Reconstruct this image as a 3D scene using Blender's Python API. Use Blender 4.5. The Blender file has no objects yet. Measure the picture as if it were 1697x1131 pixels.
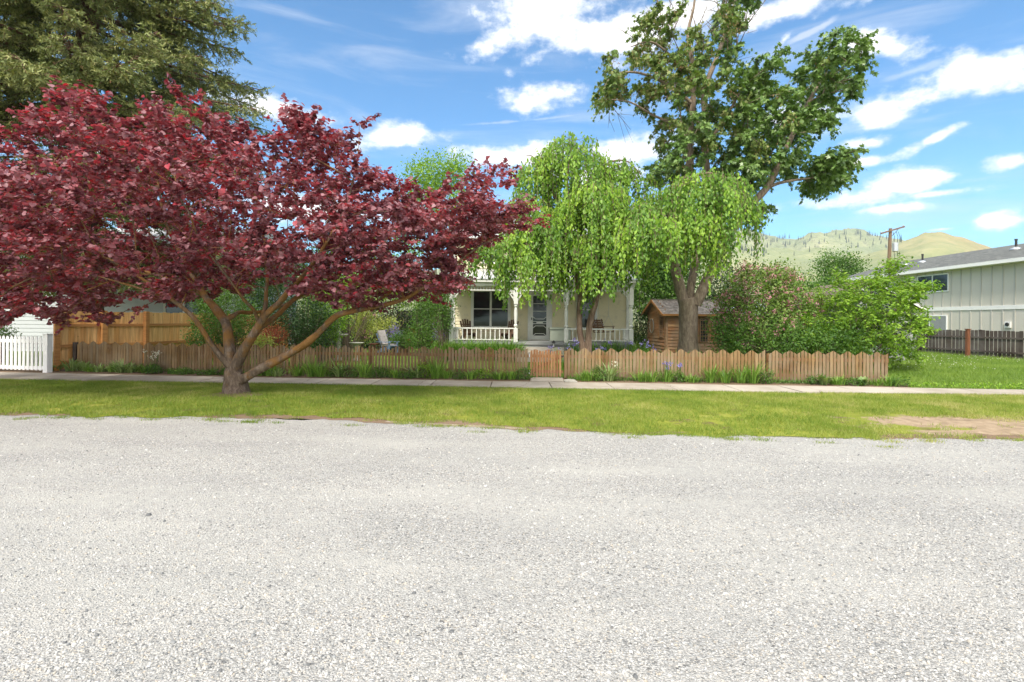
import bpy, math, random
import numpy as np
from mathutils import Matrix, Vector
random.seed(7)
RS = np.random.RandomState(11)
R = math.radians
S = bpy.context.scene
COL = S.collection

# ------------------------------------------------------------------ camera
F = 848.5            # focal length in photo pixels
CAMZ = 1.7
HY = 530.0           # photo row of the horizon at the middle column
ROLL = 0.0090
RIGHT = np.array([math.cos(ROLL), 0, math.sin(ROLL)])
UP = np.array([-math.sin(ROLL), 0, math.cos(ROLL)])
cam_d = bpy.data.cameras.new('camera')
cam = bpy.data.objects.new('camera', cam_d); COL.objects.link(cam)
cam_d.sensor_width = 36.0
cam_d.lens = 36.0 * F / 1697.0
cam_d.shift_y = -(565.5 - HY) / 1697.0
cam_d.clip_start = 0.1; cam_d.clip_end = 12000
m = Matrix(((RIGHT[0], UP[0], 0, 0), (0, 0, -1, 0), (RIGHT[2], UP[2], 0, CAMZ), (0, 0, 0, 1)))
cam.matrix_world = m
S.camera = cam

def P(px, py, D):
    dx = (px - 848.5) / F; dy = (HY - py) / F
    return np.array([0, 0, CAMZ]) + D * (dx * RIGHT + dy * UP + np.array([0, 1.0, 0]))
def PV(px, py, D):      # vectorised
    px = np.asarray(px, float); py = np.asarray(py, float); D = np.asarray(D, float)
    dx = (px - 848.5) / F; dy = (HY - py) / F
    x = D * (dx * RIGHT[0] + dy * UP[0]); z = CAMZ + D * (dx * RIGHT[2] + dy * UP[2])
    return np.stack([x, D + 0 * x, z], -1)
def G(px, py, z=0.0):
    d = (px - 848.5) / F * RIGHT[2] + (HY - py) / F * UP[2]
    D = (z - CAMZ) / d
    p = P(px, py, D); p[2] = z
    return p

# ------------------------------------------------------------------ light
S.view_settings.view_transform = 'Standard'
S.view_settings.look = 'None'
S.view_settings.exposure = 1.12
S.view_settings.gamma = 1.0
SUN_EL, SUN_AZ = 50.0, 201.0       # azimuth from +Y towards +X : behind the camera, a little left
sdir = Vector((math.sin(R(SUN_AZ)) * math.cos(R(SUN_EL)), math.cos(R(SUN_AZ)) * math.cos(R(SUN_EL)), math.sin(R(SUN_EL))))
sun_d = bpy.data.lights.new('sun', 'SUN'); sun_d.energy = 2.3; sun_d.angle = R(8); sun_d.color = (1, .93, .82)
sun = bpy.data.objects.new('sun', sun_d); COL.objects.link(sun)
sun.rotation_euler = sdir.to_track_quat('Z', 'Y').to_euler()
sun.location = (0, -10, 30)

W = bpy.data.worlds.new('World'); S.world = W; W.use_nodes = True
wt = W.node_tree; wt.nodes.clear()
class NT:
    def __init__(s, t): s.t = t
    def n(s, typ, **kw):
        nd = s.t.nodes.new(typ)
        for k, v in kw.items(): setattr(nd, k, v)
        return nd
    def put(s, sock, v):
        if hasattr(v, 'links') or hasattr(v, 'is_output'): s.t.links.new(v, sock)
        else: sock.default_value = v
    def math(s, op, a, b=None, c=None, clamp=False):
        nd = s.n('ShaderNodeMath', operation=op, use_clamp=clamp)
        s.put(nd.inputs[0], a)
        if b is not None: s.put(nd.inputs[1], b)
        if c is not None: s.put(nd.inputs[2], c)
        return nd.outputs[0]
    def noise(s, vec, scale, detail=4, rough=.55, dist=0):
        nd = s.n('ShaderNodeTexNoise'); s.t.links.new(vec, nd.inputs['Vector'])
        nd.inputs['Scale'].default_value = scale; nd.inputs['Detail'].default_value = detail
        nd.inputs['Roughness'].default_value = rough; nd.inputs['Distortion'].default_value = dist
        return nd.outputs['Fac']
    def ramp(s, fac, stops, interp='LINEAR'):
        nd = s.n('ShaderNodeValToRGB'); cr = nd.color_ramp; cr.interpolation = interp
        while len(cr.elements) < len(stops): cr.elements.new(.5)
        for e, (p, c) in zip(cr.elements, stops):
            e.position = p; e.color = (*c, 1) if len(c) == 3 else c
        s.t.links.new(fac, nd.inputs['Fac']); return nd.outputs['Color']
    def mix(s, fac, a, b, mode='MIX'):
        nd = s.n('ShaderNodeMix', data_type='RGBA', blend_type=mode)
        s.put(nd.inputs['Factor'], fac)
        for k, v in ((6, a), (7, b)):
            if isinstance(v, tuple): nd.inputs[k].default_value = (*v, 1) if len(v) == 3 else v
            else: s.t.links.new(v, nd.inputs[k])
        return nd.outputs[2]
    def mapr(s, v, a, b, c=0, d=1, interp='LINEAR'):
        nd = s.n('ShaderNodeMapRange', interpolation_type=interp); s.put(nd.inputs[0], v)
        for i, x in enumerate((a, b, c, d)): nd.inputs[i + 1].default_value = x
        return nd.outputs[0]
    def mapping(s, vec, loc=(0, 0, 0), rot=(0, 0, 0), sc=(1, 1, 1)):
        nd = s.n('ShaderNodeMapping'); s.t.links.new(vec, nd.inputs[0])
        nd.inputs[1].default_value = loc; nd.inputs[2].default_value = rot; nd.inputs[3].default_value = sc
        return nd.outputs[0]

def build_world():
    w = NT(wt)
    sky = w.n('ShaderNodeTexSky', sky_type='NISHITA', sun_disc=False)
    sky.sun_elevation = R(SUN_EL); sky.sun_rotation = R(SUN_AZ)
    sky.air_density = 1.0; sky.dust_density = .35; sky.ozone_density = 2.2
    co = w.n('ShaderNodeTexCoord').outputs['Generated']
    sp = w.n('ShaderNodeSeparateXYZ'); wt.links.new(co, sp.inputs[0])
    x, y, z = sp.outputs
    az = w.math('ARCTAN2', x, y); el = w.math('ARCSINE', z)
    cb = w.n('ShaderNodeCombineXYZ'); wt.links.new(az, cb.inputs[0]); wt.links.new(el, cb.inputs[1])
    ang = cb.outputs[0]
    # ragged edges: warp the angles with noise before measuring the distance to each cloud's centre
    n1 = w.noise(w.mapping(ang, sc=(1, 1.6, 1)), 5.5, 9, .6)
    n2 = w.noise(w.mapping(ang, loc=(3.1, 1.7, .5), sc=(1, 1.6, 1)), 15, 8, .62)
    clouds = [(905, 30, 135, 52, 0), (1010, 55, 130, 42, 0), (830, 62, 60, 24, .3), (1130, 20, 80, 25, 0), (915, 158, 85, 22, .1), (660, 226, 85, 18, .1),
              (850, 262, 110, 22, 0), (1045, 250, 95, 26, 0), (960, 290, 120, 20, 0), (1450, 75, 90, 20, -.25), (1650, 120, 115, 45, -.2), (1460, 186, 105, 26, 0),
              (1290, 195, 90, 30, 0), (1440, 236, 60, 12, 0), (1550, 228, 70, 13, .3), (1500, 305, 90, 24, 0), (1400, 332, 150, 18, 0), (1485, 346, 80, 12, 0),
              (1650, 366, 70, 16, 0), (1670, 268, 50, 16, 0), (1295, 66, 30, 12, .6), (1430, 268, 50, 9, 0), (560, 350, 160, 26, 0), (450, 180, 120, 20, -.1),
              (200, 250, 160, 40, 0), (1270, 25, 120, 20, 0), (1545, 322, 60, 8, 0), (1560, 380, 40, 6, 0)]
    dens = None
    for (px, py, rx, ry, a) in clouds:
        dx = (px - 848.5) / F; dy = (HY - py + (px - 848.5) * ROLL) / F
        A = math.atan(dx); c = math.cos(A); E = math.atan(dy * c)
        ra = rx / F * c * c * 1.15; re = ry / F * c * 1.15
        ax = w.math('SUBTRACT', az, A); ey = w.math('SUBTRACT', el, E)
        ca, sa = math.cos(a), math.sin(a)
        u = w.math('ADD', w.math('MULTIPLY', ax, ca / ra), w.math('MULTIPLY', ey, sa / ra))
        v = w.math('ADD', w.math('MULTIPLY', ax, -sa / re), w.math('MULTIPLY', ey, ca / re))
        d = w.math('SQRT', w.math('ADD', w.math('MULTIPLY', u, u), w.math('MULTIPLY', v, v)))
        b = w.math('SUBTRACT', 1.0, d)
        dens = b if dens is None else w.math('MAXIMUM', dens, b)
    dens = w.math('MAXIMUM', dens, -.75)
    tot = w.math('ADD', dens, w.math('ADD', w.math('MULTIPLY', w.math('SUBTRACT', n1, .5), 2.5), w.math('MULTIPLY', w.math('SUBTRACT', n2, .5), 1.9)))
    fac = w.mapr(tot, .0, .8, 0, 1, 'SMOOTHSTEP')
    # high thin streaks
    st = w.noise(w.mapping(ang, rot=(0, 0, .13), sc=(1, 7, 1)), 2.6, 7, .6, .6)
    stf = w.mapr(st, .46, .78, 0, .42, 'SMOOTHSTEP')
    # two vapour trails
    def trail(px0, py0, px1, py1, wd, k):
        def ae(px, py):
            dx = (px - 848.5) / F; dy = (HY - py + (px - 848.5) * ROLL) / F; A = math.atan(dx); return A, math.atan(dy * math.cos(A))
        a0, e0 = ae(px0, py0); a1, e1 = ae(px1, py1); L = math.hypot(a1 - a0, e1 - e0); ca, sa = (a1 - a0) / L, (e1 - e0) / L
        ax = w.math('SUBTRACT', az, a0); ey = w.math('SUBTRACT', el, e0)
        u = w.math('ADD', w.math('MULTIPLY', ax, ca / L), w.math('MULTIPLY', ey, sa / L))
        v = w.math('ABSOLUTE', w.math('ADD', w.math('MULTIPLY', ax, -sa), w.math('MULTIPLY', ey, ca)))
        v = w.math('ADD', v, w.math('MULTIPLY', w.math('SUBTRACT', n2, .5), wd * 3))
        a = w.mapr(v, 0, wd, 1, 0, 'SMOOTHSTEP')
        e = w.math('MULTIPLY', w.mapr(u, 0, .3, 0, 1, 'SMOOTHSTEP'), w.mapr(u, .75, 1, 1, 0, 'SMOOTHSTEP'))
        return w.math('MULTIPLY', w.math('MULTIPLY', a, e), k)
    t1 = trail(1285, 80, 1395, 24, .006, .7); t2 = trail(740, 208, 1000, 184, .004, .45); t3 = trail(1440, 140, 1580, 95, .008, .4)
    fac = w.math('MAXIMUM', w.math('MAXIMUM', fac, stf), w.math('MAXIMUM', t1, w.math('MAXIMUM', t2, t3)))
    # unseen broken cloud added overhead and behind the camera for whiter fill light
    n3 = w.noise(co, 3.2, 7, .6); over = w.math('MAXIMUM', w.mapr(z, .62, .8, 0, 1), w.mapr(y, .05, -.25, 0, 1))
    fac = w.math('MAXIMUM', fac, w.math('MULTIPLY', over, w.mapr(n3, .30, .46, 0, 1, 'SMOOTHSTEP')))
    fac = w.math('MULTIPLY', fac, w.mapr(z, -.02, .06, 0, 1))
    skc = w.mix(1.0, sky.outputs[0], SKY_TINT, 'MULTIPLY')
    shade = w.ramp(w.math('ADD', w.math('MULTIPLY', tot, .55), w.math('MULTIPLY', n2, .4)), [(0.15, CLOUD_LO), (.75, CLOUD_HI)])
    colr = w.mix(fac, skc, shade); colr = w.mix(w.math('MULTIPLY', over, fac), colr, (6.9, 6.9, 6.8))  # added unseen cloud set brighter than the visible cloud for more fill
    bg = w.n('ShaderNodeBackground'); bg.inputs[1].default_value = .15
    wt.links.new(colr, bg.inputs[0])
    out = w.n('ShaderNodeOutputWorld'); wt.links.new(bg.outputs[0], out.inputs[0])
SKY_TINT = (.27, .57, .71)
CLOUD_LO = (2.7, 2.95, 3.4); CLOUD_HI = (5.4, 5.3, 5.2)
build_world()
W.cycles.sampling_method = 'NONE'

# ------------------------------------------------------------------ object helpers
def tag(o, label=None, cat=None, group=None, kind=None):
    if label: o['label'] = label
    if cat: o['category'] = cat
    if group: o['group'] = group
    if kind: o['kind'] = kind
    return o
def empty(name, loc=(0, 0, 0), label=None, cat=None, group=None, rz=0):
    o = bpy.data.objects.new(name, None); COL.objects.link(o)
    o.location = [float(c) for c in loc]; o.rotation_euler = (0, 0, rz); o.empty_display_size = .2
    return tag(o, label, cat, group)
def finish(name, mesh, mat, parent=None, smooth=False):
    if mat is not None: mesh.materials.append(mat)
    o = bpy.data.objects.new(name, mesh); COL.objects.link(o)
    if parent is not None: o.parent = parent
    if smooth: mesh.polygons.foreach_set('use_smooth', [True] * len(mesh.polygons))
    return o
def np_mesh(name, V, faces_flat, totals, mat, parent=None, rnd=None, world=True, smooth=False):
    """V (n,3), faces_flat loop indices, totals loops per face; world coords are moved into an unrotated parent"""
    V = np.asarray(V, np.float32)
    if parent is not None and world: V = V - np.array(parent.location, np.float32)
    me = bpy.data.meshes.new(name)
    me.vertices.add(len(V)); me.vertices.foreach_set('co', V.ravel())
    ff = np.asarray(faces_flat, np.int32); tt = np.asarray(totals, np.int32)
    me.loops.add(len(ff)); me.loops.foreach_set('vertex_index', ff)
    me.polygons.add(len(tt)); st = np.concatenate([[0], np.cumsum(tt)[:-1]]).astype(np.int32)
    me.polygons.foreach_set('loop_start', st); me.polygons.foreach_set('loop_total', tt)
    me.update(calc_edges=True)
    if rnd is not None:
        at = me.attributes.new('rnd', 'FLOAT', 'POINT'); at.data.foreach_set('value', np.asarray(rnd, np.float32))
    return finish(name, me, mat, parent, smooth)
class MB:
    def __init__(s): s.v = []; s.f = []; s.r = []; s.cur = .5
    def add(s, vs, fs):
        b = len(s.v); s.v += [tuple(float(c) for c in v) for v in vs]; s.f += [tuple(b + i for i in f) for f in fs]; s.r += [s.cur] * len(vs)
    def box(s, c, d, rz=0, rnd=None):
        if rnd is not None: s.cur = rnd
        cx, cy, cz = c; hx, hy, hz = d[0] / 2, d[1] / 2, d[2] / 2; ca, sa = math.cos(rz), math.sin(rz)
        vs = []
        for k in (-1, 1):
            for i, j in ((-1, -1), (1, -1), (1, 1), (-1, 1)):
                x, y = i * hx, j * hy; vs.append((cx + x * ca - y * sa, cy + x * sa + y * ca, cz + k * hz))
        s.add(vs, [(3, 2, 1, 0), (4, 5, 6, 7), (0, 1, 5, 4), (1, 2, 6, 5), (2, 3, 7, 6), (3, 0, 4, 7)])
    def bx(s, x0, x1, y0, y1, z0, z1, rnd=None): s.box(((x0 + x1) / 2, (y0 + y1) / 2, (z0 + z1) / 2), (x1 - x0, y1 - y0, z1 - z0), 0, rnd)
    def beam(s, a, b, w, h, up=(0, 0, 1), rnd=None):
        if rnd is not None: s.cur = rnd
        a = Vector(a); b = Vector(b); d = (b - a).normalized(); u = Vector(up)
        if abs(d.dot(u)) > .98: u = Vector((1, 0, 0)) if abs(d.x) < .9 else Vector((0, 1, 0))
        sd = d.cross(u).normalized(); u = sd.cross(d).normalized()
        vs = [p + sd * (i * w / 2) + u * (j * h / 2) for p in (a, b) for i, j in ((-1, -1), (1, -1), (1, 1), (-1, 1))]
        s.add(vs, [(0, 1, 2, 3), (7, 6, 5, 4), (0, 4, 5, 1), (1, 5, 6, 2), (2, 6, 7, 3), (3, 7, 4, 0)])
    def tube(s, pts, rad, n=8, caps=True):
        pts = [Vector([float(c) for c in p]) for p in pts]
        if not hasattr(rad, '__len__'): rad = [rad] * len(pts)
        vs = []; u = None
        for i, p in enumerate(pts):
            d = (pts[min(i + 1, len(pts) - 1)] - pts[max(i - 1, 0)]).normalized()
            if u is None: u = d.orthogonal().normalized()
            u = (u - d * u.dot(d)).normalized(); w = d.cross(u)
            for k in range(n):
                a = 2 * math.pi * k / n; vs.append(p + (u * math.cos(a) + w * math.sin(a)) * rad[i])
        fs = []
        for i in range(len(pts) - 1):
            for k in range(n): fs.append((i * n + k, i * n + (k + 1) % n, (i + 1) * n + (k + 1) % n, (i + 1) * n + k))
        if caps: fs.append(tuple(range(n - 1, -1, -1))); fs.append(tuple((len(pts) - 1) * n + k for k in range(n)))
        s.add(vs, fs)
    def lathe(s, c, prof, n=16):      # prof (r, z)
        vs = []; fs = []
        for r, z in prof:
            for k in range(n): a = 2 * math.pi * k / n; vs.append((c[0] + r * math.cos(a), c[1] + r * math.sin(a), c[2] + z))
        for i in range(len(prof) - 1):
            for k in range(n): fs.append((i * n + k, i * n + (k + 1) % n, (i + 1) * n + (k + 1) % n, (i + 1) * n + k))
        fs.append(tuple(range(n - 1, -1, -1))); fs.append(tuple((len(prof) - 1) * n + k for k in range(n)))
        s.add(vs, fs)
    def prism(s, poly, fn, t):       # poly in 2-D, fn maps (a, b, depth) to 3-D
        n = len(poly); vs = [fn(a, b, 0) for a, b in poly] + [fn(a, b, t) for a, b in poly]
        s.add(vs, [tuple(range(n)), tuple(range(2 * n - 1, n - 1, -1))] + [(i, i + n, (i + 1) % n + n, (i + 1) % n) for i in range(n)])
    def quad(s, a, b, c, d): s.add([a, b, c, d], [(0, 1, 2, 3)])
    def build(s, name, mat, parent=None, world=False, smooth=False):
        V = s.v
        if parent is not None and world:
            L = parent.location; V = [(a - L.x, b - L.y, c - L.z) for a, b, c in V]
        me = bpy.data.meshes.new(name); me.from_pydata(V, [], s.f); me.update()
        at = me.attributes.new('rnd', 'FLOAT', 'POINT'); at.data.foreach_set('value', s.r)
        return finish(name, me, mat, parent, smooth)
def copy_tree(o, parent=None):
    c = o.copy(); COL.objects.link(c)
    if parent is not None: c.parent = parent
    for ch in [k for k in o.children]: copy_tree(ch, c)
    return c

# ------------------------------------------------------------------ materials
def new_mat(name):
    mt = bpy.data.materials.new(name); mt.use_nodes = True; mt.node_tree.nodes.clear()
    w = NT(mt.node_tree); out = w.n('ShaderNodeOutputMaterial'); return mt, w, out
def principled(w, out, rough=.6, spec=.4, metal=0):
    b = w.n('ShaderNodeBsdfPrincipled'); b.inputs['Roughness'].default_value = rough
    b.inputs['Specular IOR Level'].default_value = spec; b.inputs['Metallic'].default_value = metal
    w.t.links.new(b.outputs[0], out.inputs[0]); return b
def bump(w, b, h, strength=.5, dist=.02):
    n = w.n('ShaderNodeBump'); n.inputs['Strength'].default_value = strength; n.inputs['Distance'].default_value = dist
    w.t.links.new(h, n.inputs['Height']); w.t.links.new(n.outputs[0], b.inputs['Normal'])
def ocoord(w): return w.n('ShaderNodeTexCoord').outputs['Object']
def gcoord(w): return w.n('ShaderNodeNewGeometry').outputs['Position']
def attr(w, nm='rnd'):
    a = w.n('ShaderNodeAttribute', attribute_name=nm); return a.outputs['Fac']
def sc(c, k): return tuple(min(1, v * k) for v in c)
def st(stops, k): return [(p, sc(c, k)) for p, c in stops]
def paint(name, c, rough=.55, var=.12, scale=3, spec=.35, bmp=.15, metal=0, dirt=None):
    mt, w, out = new_mat(name); b = principled(w, out, rough, spec, metal); o = ocoord(w)
    n = w.noise(o, scale, 6, .6); n2 = w.noise(o, scale * 13, 4, .6)
    f = w.math('ADD', w.math('MULTIPLY', n, .7), w.math('MULTIPLY', n2, .3))
    col = w.ramp(f, [(.3, sc(c, 1 - var)), (.7, sc(c, 1 + var))])
    if dirt: col = w.mix(w.mapr(w.noise(o, scale * 2.3, 7, .7), .52, .72, 0, .55), col, dirt)
    w.t.links.new(col, b.inputs['Base Color']); bump(w, b, n2, bmp, .004)
    return mt
def wood(name, cols, grain=(1, 1, .06), scale=30, rough=.75, weather=None, bmp=.5, foot=None):
    mt, w, out = new_mat(name); b = principled(w, out, rough, .25); o = ocoord(w); r = attr(w)
    off = w.n('ShaderNodeVectorMath', operation='ADD'); w.t.links.new(o, off.inputs[0])
    cmb = w.n('ShaderNodeCombineXYZ'); w.t.links.new(w.math('MULTIPLY', r, 37), cmb.inputs[2]); w.t.links.new(w.math('MULTIPLY', r, 11), cmb.inputs[0])
    w.t.links.new(cmb.outputs[0], off.inputs[1]); v = off.outputs[0]
    g = w.noise(w.mapping(v, sc=grain), scale, 6, .65, .3)
    base = w.ramp(r, [(i / (len(cols) - 1), c) for i, c in enumerate(cols)])
    col = w.mix(w.mapr(g, .35, .7, 0, .75), base, sc(cols[0], .45))
    kn = w.n('ShaderNodeTexVoronoi'); w.t.links.new(w.mapping(v, sc=(1, 1, .55)), kn.inputs[0]); kn.inputs['Scale'].default_value = 5.5
    col = w.mix(w.mapr(kn.outputs['Distance'], .05, .1, .8, 0), col, sc(cols[0], .3))
    if weather:
        big = w.noise(o, 1.1, 5, .6); col = w.mix(w.math('MULTIPLY', w.mapr(big, .42, .66, 0, .8), 1), col, weather)
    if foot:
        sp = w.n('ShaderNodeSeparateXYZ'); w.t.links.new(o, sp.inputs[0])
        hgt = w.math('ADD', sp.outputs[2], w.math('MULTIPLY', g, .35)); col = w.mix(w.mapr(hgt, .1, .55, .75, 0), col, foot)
    w.t.links.new(col, b.inputs['Base Color']); bump(w, b, g, bmp, .006); return mt
def leaf_mat(name, cols, trans=.3, rough=.5, spec=.35, tcol=None, var_scale=.8):
    mt, w, out = new_mat(name); r = attr(w); g = gcoord(w)
    n = w.noise(g, var_scale, 3, .5)
    f = w.math('ADD', w.math('MULTIPLY', r, .75), w.math('MULTIPLY', w.mapr(n, .3, .7), .25))
    col = w.ramp(f, [(.04 + .92 * i / (len(cols) - 1), c) for i, c in enumerate(cols)])
    b = w.n('ShaderNodeBsdfPrincipled'); b.inputs['Roughness'].default_value = rough; b.inputs['Specular IOR Level'].default_value = spec
    w.t.links.new(col, b.inputs['Base Color'])
    t = w.n('ShaderNodeBsdfTranslucent')
    tc = w.mix(1.0, col, tcol or (1.5, 1.5, .7), 'MULTIPLY'); w.t.links.new(tc, t.inputs[0])
    mx = w.n('ShaderNodeMixShader'); mx.inputs[0].default_value = trans
    w.t.links.new(b.outputs[0], mx.inputs[1]); w.t.links.new(t.outputs[0], mx.inputs[2]); w.t.links.new(mx.outputs[0], out.inputs[0])
    return mt
def bark_mat(name, c1, c2, lichen=None, scale=14, lmin=.5):
    mt, w, out = new_mat(name); b = principled(w, out, .9, .15); o = gcoord(w)
    v = w.noise(w.mapping(o, sc=(1, 1, .28)), scale, 8, .7, .4)
    col = w.ramp(v, [(.3, sc(c1, .5)), (.5, c1), (.7, c2)])
    if lichen:
        sp = w.n('ShaderNodeSeparateXYZ'); w.t.links.new(o, sp.inputs[0])
        k = w.math('ADD', w.noise(o, 2.6, 6, .65), w.mapr(sp.outputs[2], .2, 1.1, -.14, .06))
        col = w.mix(w.mapr(k, lmin, lmin + .14, 0, .8), col, lichen)
    w.t.links.new(col, b.inputs['Base Color']); bump(w, b, v, 1, .035); return mt
def glass_dark(name, c=(.012, .014, .016), rough=.06, spec=.5):
    mt, w, out = new_mat(name); b = principled(w, out, rough, spec); o = ocoord(w)
    col = w.ramp(w.noise(o, 1.7, 3), [(.35, c), (.7, sc(c, 2.6))]); w.t.links.new(col, b.inputs['Base Color']); return mt

M = {}
M['white'] = paint('white_paint', (.74, .74, .70), .5, .05, 2, dirt=(.52, .5, .44))
M['vinyl'] = paint('white_vinyl', (.8, .8, .8), .35, .03, 2)
M['cream'] = paint('cream_siding', (.78, .70, .49), .6, .05, 1.3, dirt=(.5, .46, .35))
M['grey_siding'] = paint('pale_grey_siding', (.5, .52, .54), .6, .05, 1.5)
M['glass'] = glass_dark('dark_window_glass')
M['glass_sky'] = glass_dark('reflecting_window_glass', (.02, .024, .03), .05, .6)
M['metal_roof'] = paint('white_metal_roof', (.62, .64, .66), .3, .06, 2, .5, metal=.3)
M['sage'] = paint('sage_paint', (.36, .40, .33), .5, .06, 2)
M['deck_grey'] = paint('grey_deck_paint', (.28, .29, .29), .6, .1, 3)
M['concrete'] = paint('concrete', (.52, .47, .41), .9, .14, 1.6, .2, .4, dirt=(.36, .32, .27))
M['stone'] = paint('cast_stone', (.42, .40, .35), .9, .2, 6, .2, .5, dirt=(.2, .2, .15))
M['black'] = paint('dark_metal', (.03, .03, .03), .5, .2, 6)
M['steel'] = paint('galvanised_metal', (.5, .52, .54), .4, .15, 5, .5, metal=.6)
M['board'] = None
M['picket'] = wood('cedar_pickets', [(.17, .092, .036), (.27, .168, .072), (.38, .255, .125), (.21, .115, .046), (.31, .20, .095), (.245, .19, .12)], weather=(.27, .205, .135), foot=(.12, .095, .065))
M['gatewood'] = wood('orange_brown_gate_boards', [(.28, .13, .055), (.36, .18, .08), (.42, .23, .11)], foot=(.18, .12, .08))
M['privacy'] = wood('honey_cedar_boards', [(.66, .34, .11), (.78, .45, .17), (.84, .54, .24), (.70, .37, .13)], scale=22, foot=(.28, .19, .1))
M['rail_wood'] = wood('orange_cedar_rails', [(.46, .21, .07), (.52, .26, .09)], grain=(.06, .06, 1))
M['oldwood'] = wood('dark_weathered_boards', [(.05, .035, .027), (.085, .062, .05), (.12, .095, .08), (.07, .045, .034)], weather=(.13, .115, .105))
M['redpost'] = wood('red_brown_post', [(.20, .075, .04), (.24, .10, .05)])
M['shedwood'] = wood('shed_cedar_siding', [(.40, .18, .075), (.54, .26, .12), (.62, .38, .2), (.46, .21, .09)], grain=(.06, .06, 1), weather=(.34, .27, .2))
M['trimwood'] = wood('shed_trim', [(.36, .22, .13), (.42, .28, .17)])
M['shake'] = wood('cedar_shakes', [(.20, .17, .145), (.30, .265, .23), (.42, .37, .32), (.25, .205, .17)])
M['chairwood'] = wood('brown_chair_wood', [(.12, .07, .045), (.2, .12, .075)])
M['swingwood'] = wood('swing_wood', [(.17, .085, .04), (.24, .13, .07)])
M['polewood'] = wood('pole_wood', [(.2, .13, .085), (.24, .16, .1)], grain=(1, 1, .05), scale=12)
M['bluepaint'] = paint('pale_blue_paint', (.28, .38, .62), .5, .06)
M['cushion'] = paint('floral_cushion', (.62, .56, .56), .9, .12, 8, dirt=(.4, .16, .2))
M['redwood'] = paint('red_stool_paint', (.28, .09, .06), .5)
# ------------------------------------------------------------------ growing things
def unit(v): return v / np.maximum(np.linalg.norm(v, axis=-1, keepdims=True), 1e-9)
def inpoly(px, py, poly):
    x = np.asarray(px); y = np.asarray(py); c = np.zeros(x.shape, bool); n = len(poly)
    for i in range(n):
        x0, y0 = poly[i]; x1, y1 = poly[(i + 1) % n]
        if y0 == y1: continue
        k = ((y0 > y) != (y1 > y)) & (x < (x1 - x0) * (y - y0) / (y1 - y0) + x0); c ^= k
    return c
def edge_dist(px, py, poly):
    p = np.stack([px, py], -1); best = np.full(len(px), 1e9); n = len(poly)
    for i in range(n):
        a = np.array(poly[i], float); b = np.array(poly[(i + 1) % n], float); ab = b - a
        t = np.clip(((p - a) @ ab) / (ab @ ab), 0, 1); d = np.linalg.norm(p - (a + t[:, None] * ab), axis=1); best = np.minimum(best, d)
    return best
def crown_pts(poly, n, D, RD, inset=0, rs=RS, full=None):
    """n points in a rounded volume whose outline, seen from the street, is poly"""
    xs = [p[0] for p in poly]; ys = [p[1] for p in poly]; out = []; c = 0
    k = n * 4
    while c < n:
        px = rs.uniform(min(xs), max(xs), k); py = rs.uniform(min(ys), max(ys), k); ok = inpoly(px, py, poly); px = px[ok]; py = py[ok]
        d = edge_dist(px, py, poly); ok = d > inset; px, py, d = px[ok], py[ok], d[ok]
        Rpx = full or max(30, RD / D * F)
        h = np.sqrt(np.clip(1 - (1 - np.clip(d / Rpx, 0, 1)) ** 2, 0, 1))
        q = rs.uniform(-1, 1, len(px)); q = np.sign(q) * np.abs(q) ** .7
        DD = D + RD * h * q
        # keep the outline the same size at every depth: scale about the crown's own middle distance
        pts = PV(px, py, np.full(len(px), D)); pts[:, 1] = DD; pts[:, 0] *= 1 + .35 * (DD / D - 1); 
        out.append(pts); c += len(px)
    return np.concatenate(out)[:n]
def ell_pts(c, r, n, shell=.55, rs=RS):
    v = unit(rs.normal(size=(n, 3))); k = rs.uniform(shell, 1, n) ** .6
    return np.asarray(c) + v * np.asarray(r) * k[:, None]
def grow(limbs, targets, jit=.12, bend=.25, step=.35, alpha=.22, rs=RS):
    """limbs: list of (points, r0, r1) ; returns nodes, parent, manual radius"""
    nodes = []; par = []; rad = []; plen = []
    for pts, r0, r1, pidx in limbs:
        L = len(pts); prev = pidx if pidx is None or pidx >= 0 else None
        if pidx == -1 and nodes:
            dd = np.linalg.norm(np.array(nodes) - pts[0], axis=1); prev = int(dd.argmin())
        for i, p in enumerate(pts):
            nodes.append(np.array(p)); par.append(-1 if prev is None else prev); rad.append(r0 + (r1 - r0) * i / max(1, L - 1))
            plen.append(0 if prev is None else plen[prev] + np.linalg.norm(nodes[-1] - nodes[prev])); prev = len(nodes) - 1
    nm = len(nodes); cap = nm + len(targets) * 12
    N = np.zeros((cap, 3)); N[:nm] = nodes; PL = np.zeros(cap); PL[:nm] = plen; cnt = nm; tips = []
    base = N[0]; d0 = np.array([np.linalg.norm(N[:nm] - t, axis=1).min() for t in targets]); order = np.argsort(d0)
    for ti in order:
        t = targets[ti]; d = np.linalg.norm(N[:cnt] - t, axis=1); low = np.maximum(0, N[:cnt, 2] - t[2])
        cost = d + alpha * PL[:cnt] + .5 * low; j = int(cost.argmin()); a = N[j].copy(); v = t - a; L = np.linalg.norm(v); k = max(1, min(10, int(L / step)))
        side = rs.normal(size=3) * jit * L * .5; sag = np.array([0, 0, 1]) * L * bend * .3; prev = j
        for i in range(1, k + 1):
            s = i / k; p = a + v * s + (side + sag) * math.sin(math.pi * s) * (1 if k > 1 else 0)
            if cnt >= cap: break
            N[cnt] = p; par.append(prev); rad.append(0); PL[cnt] = PL[prev] + np.linalg.norm(p - N[prev]); prev = cnt; cnt += 1
        tips.append(prev)
    return N[:cnt], np.array(par), np.array(rad), nm, tips
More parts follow.
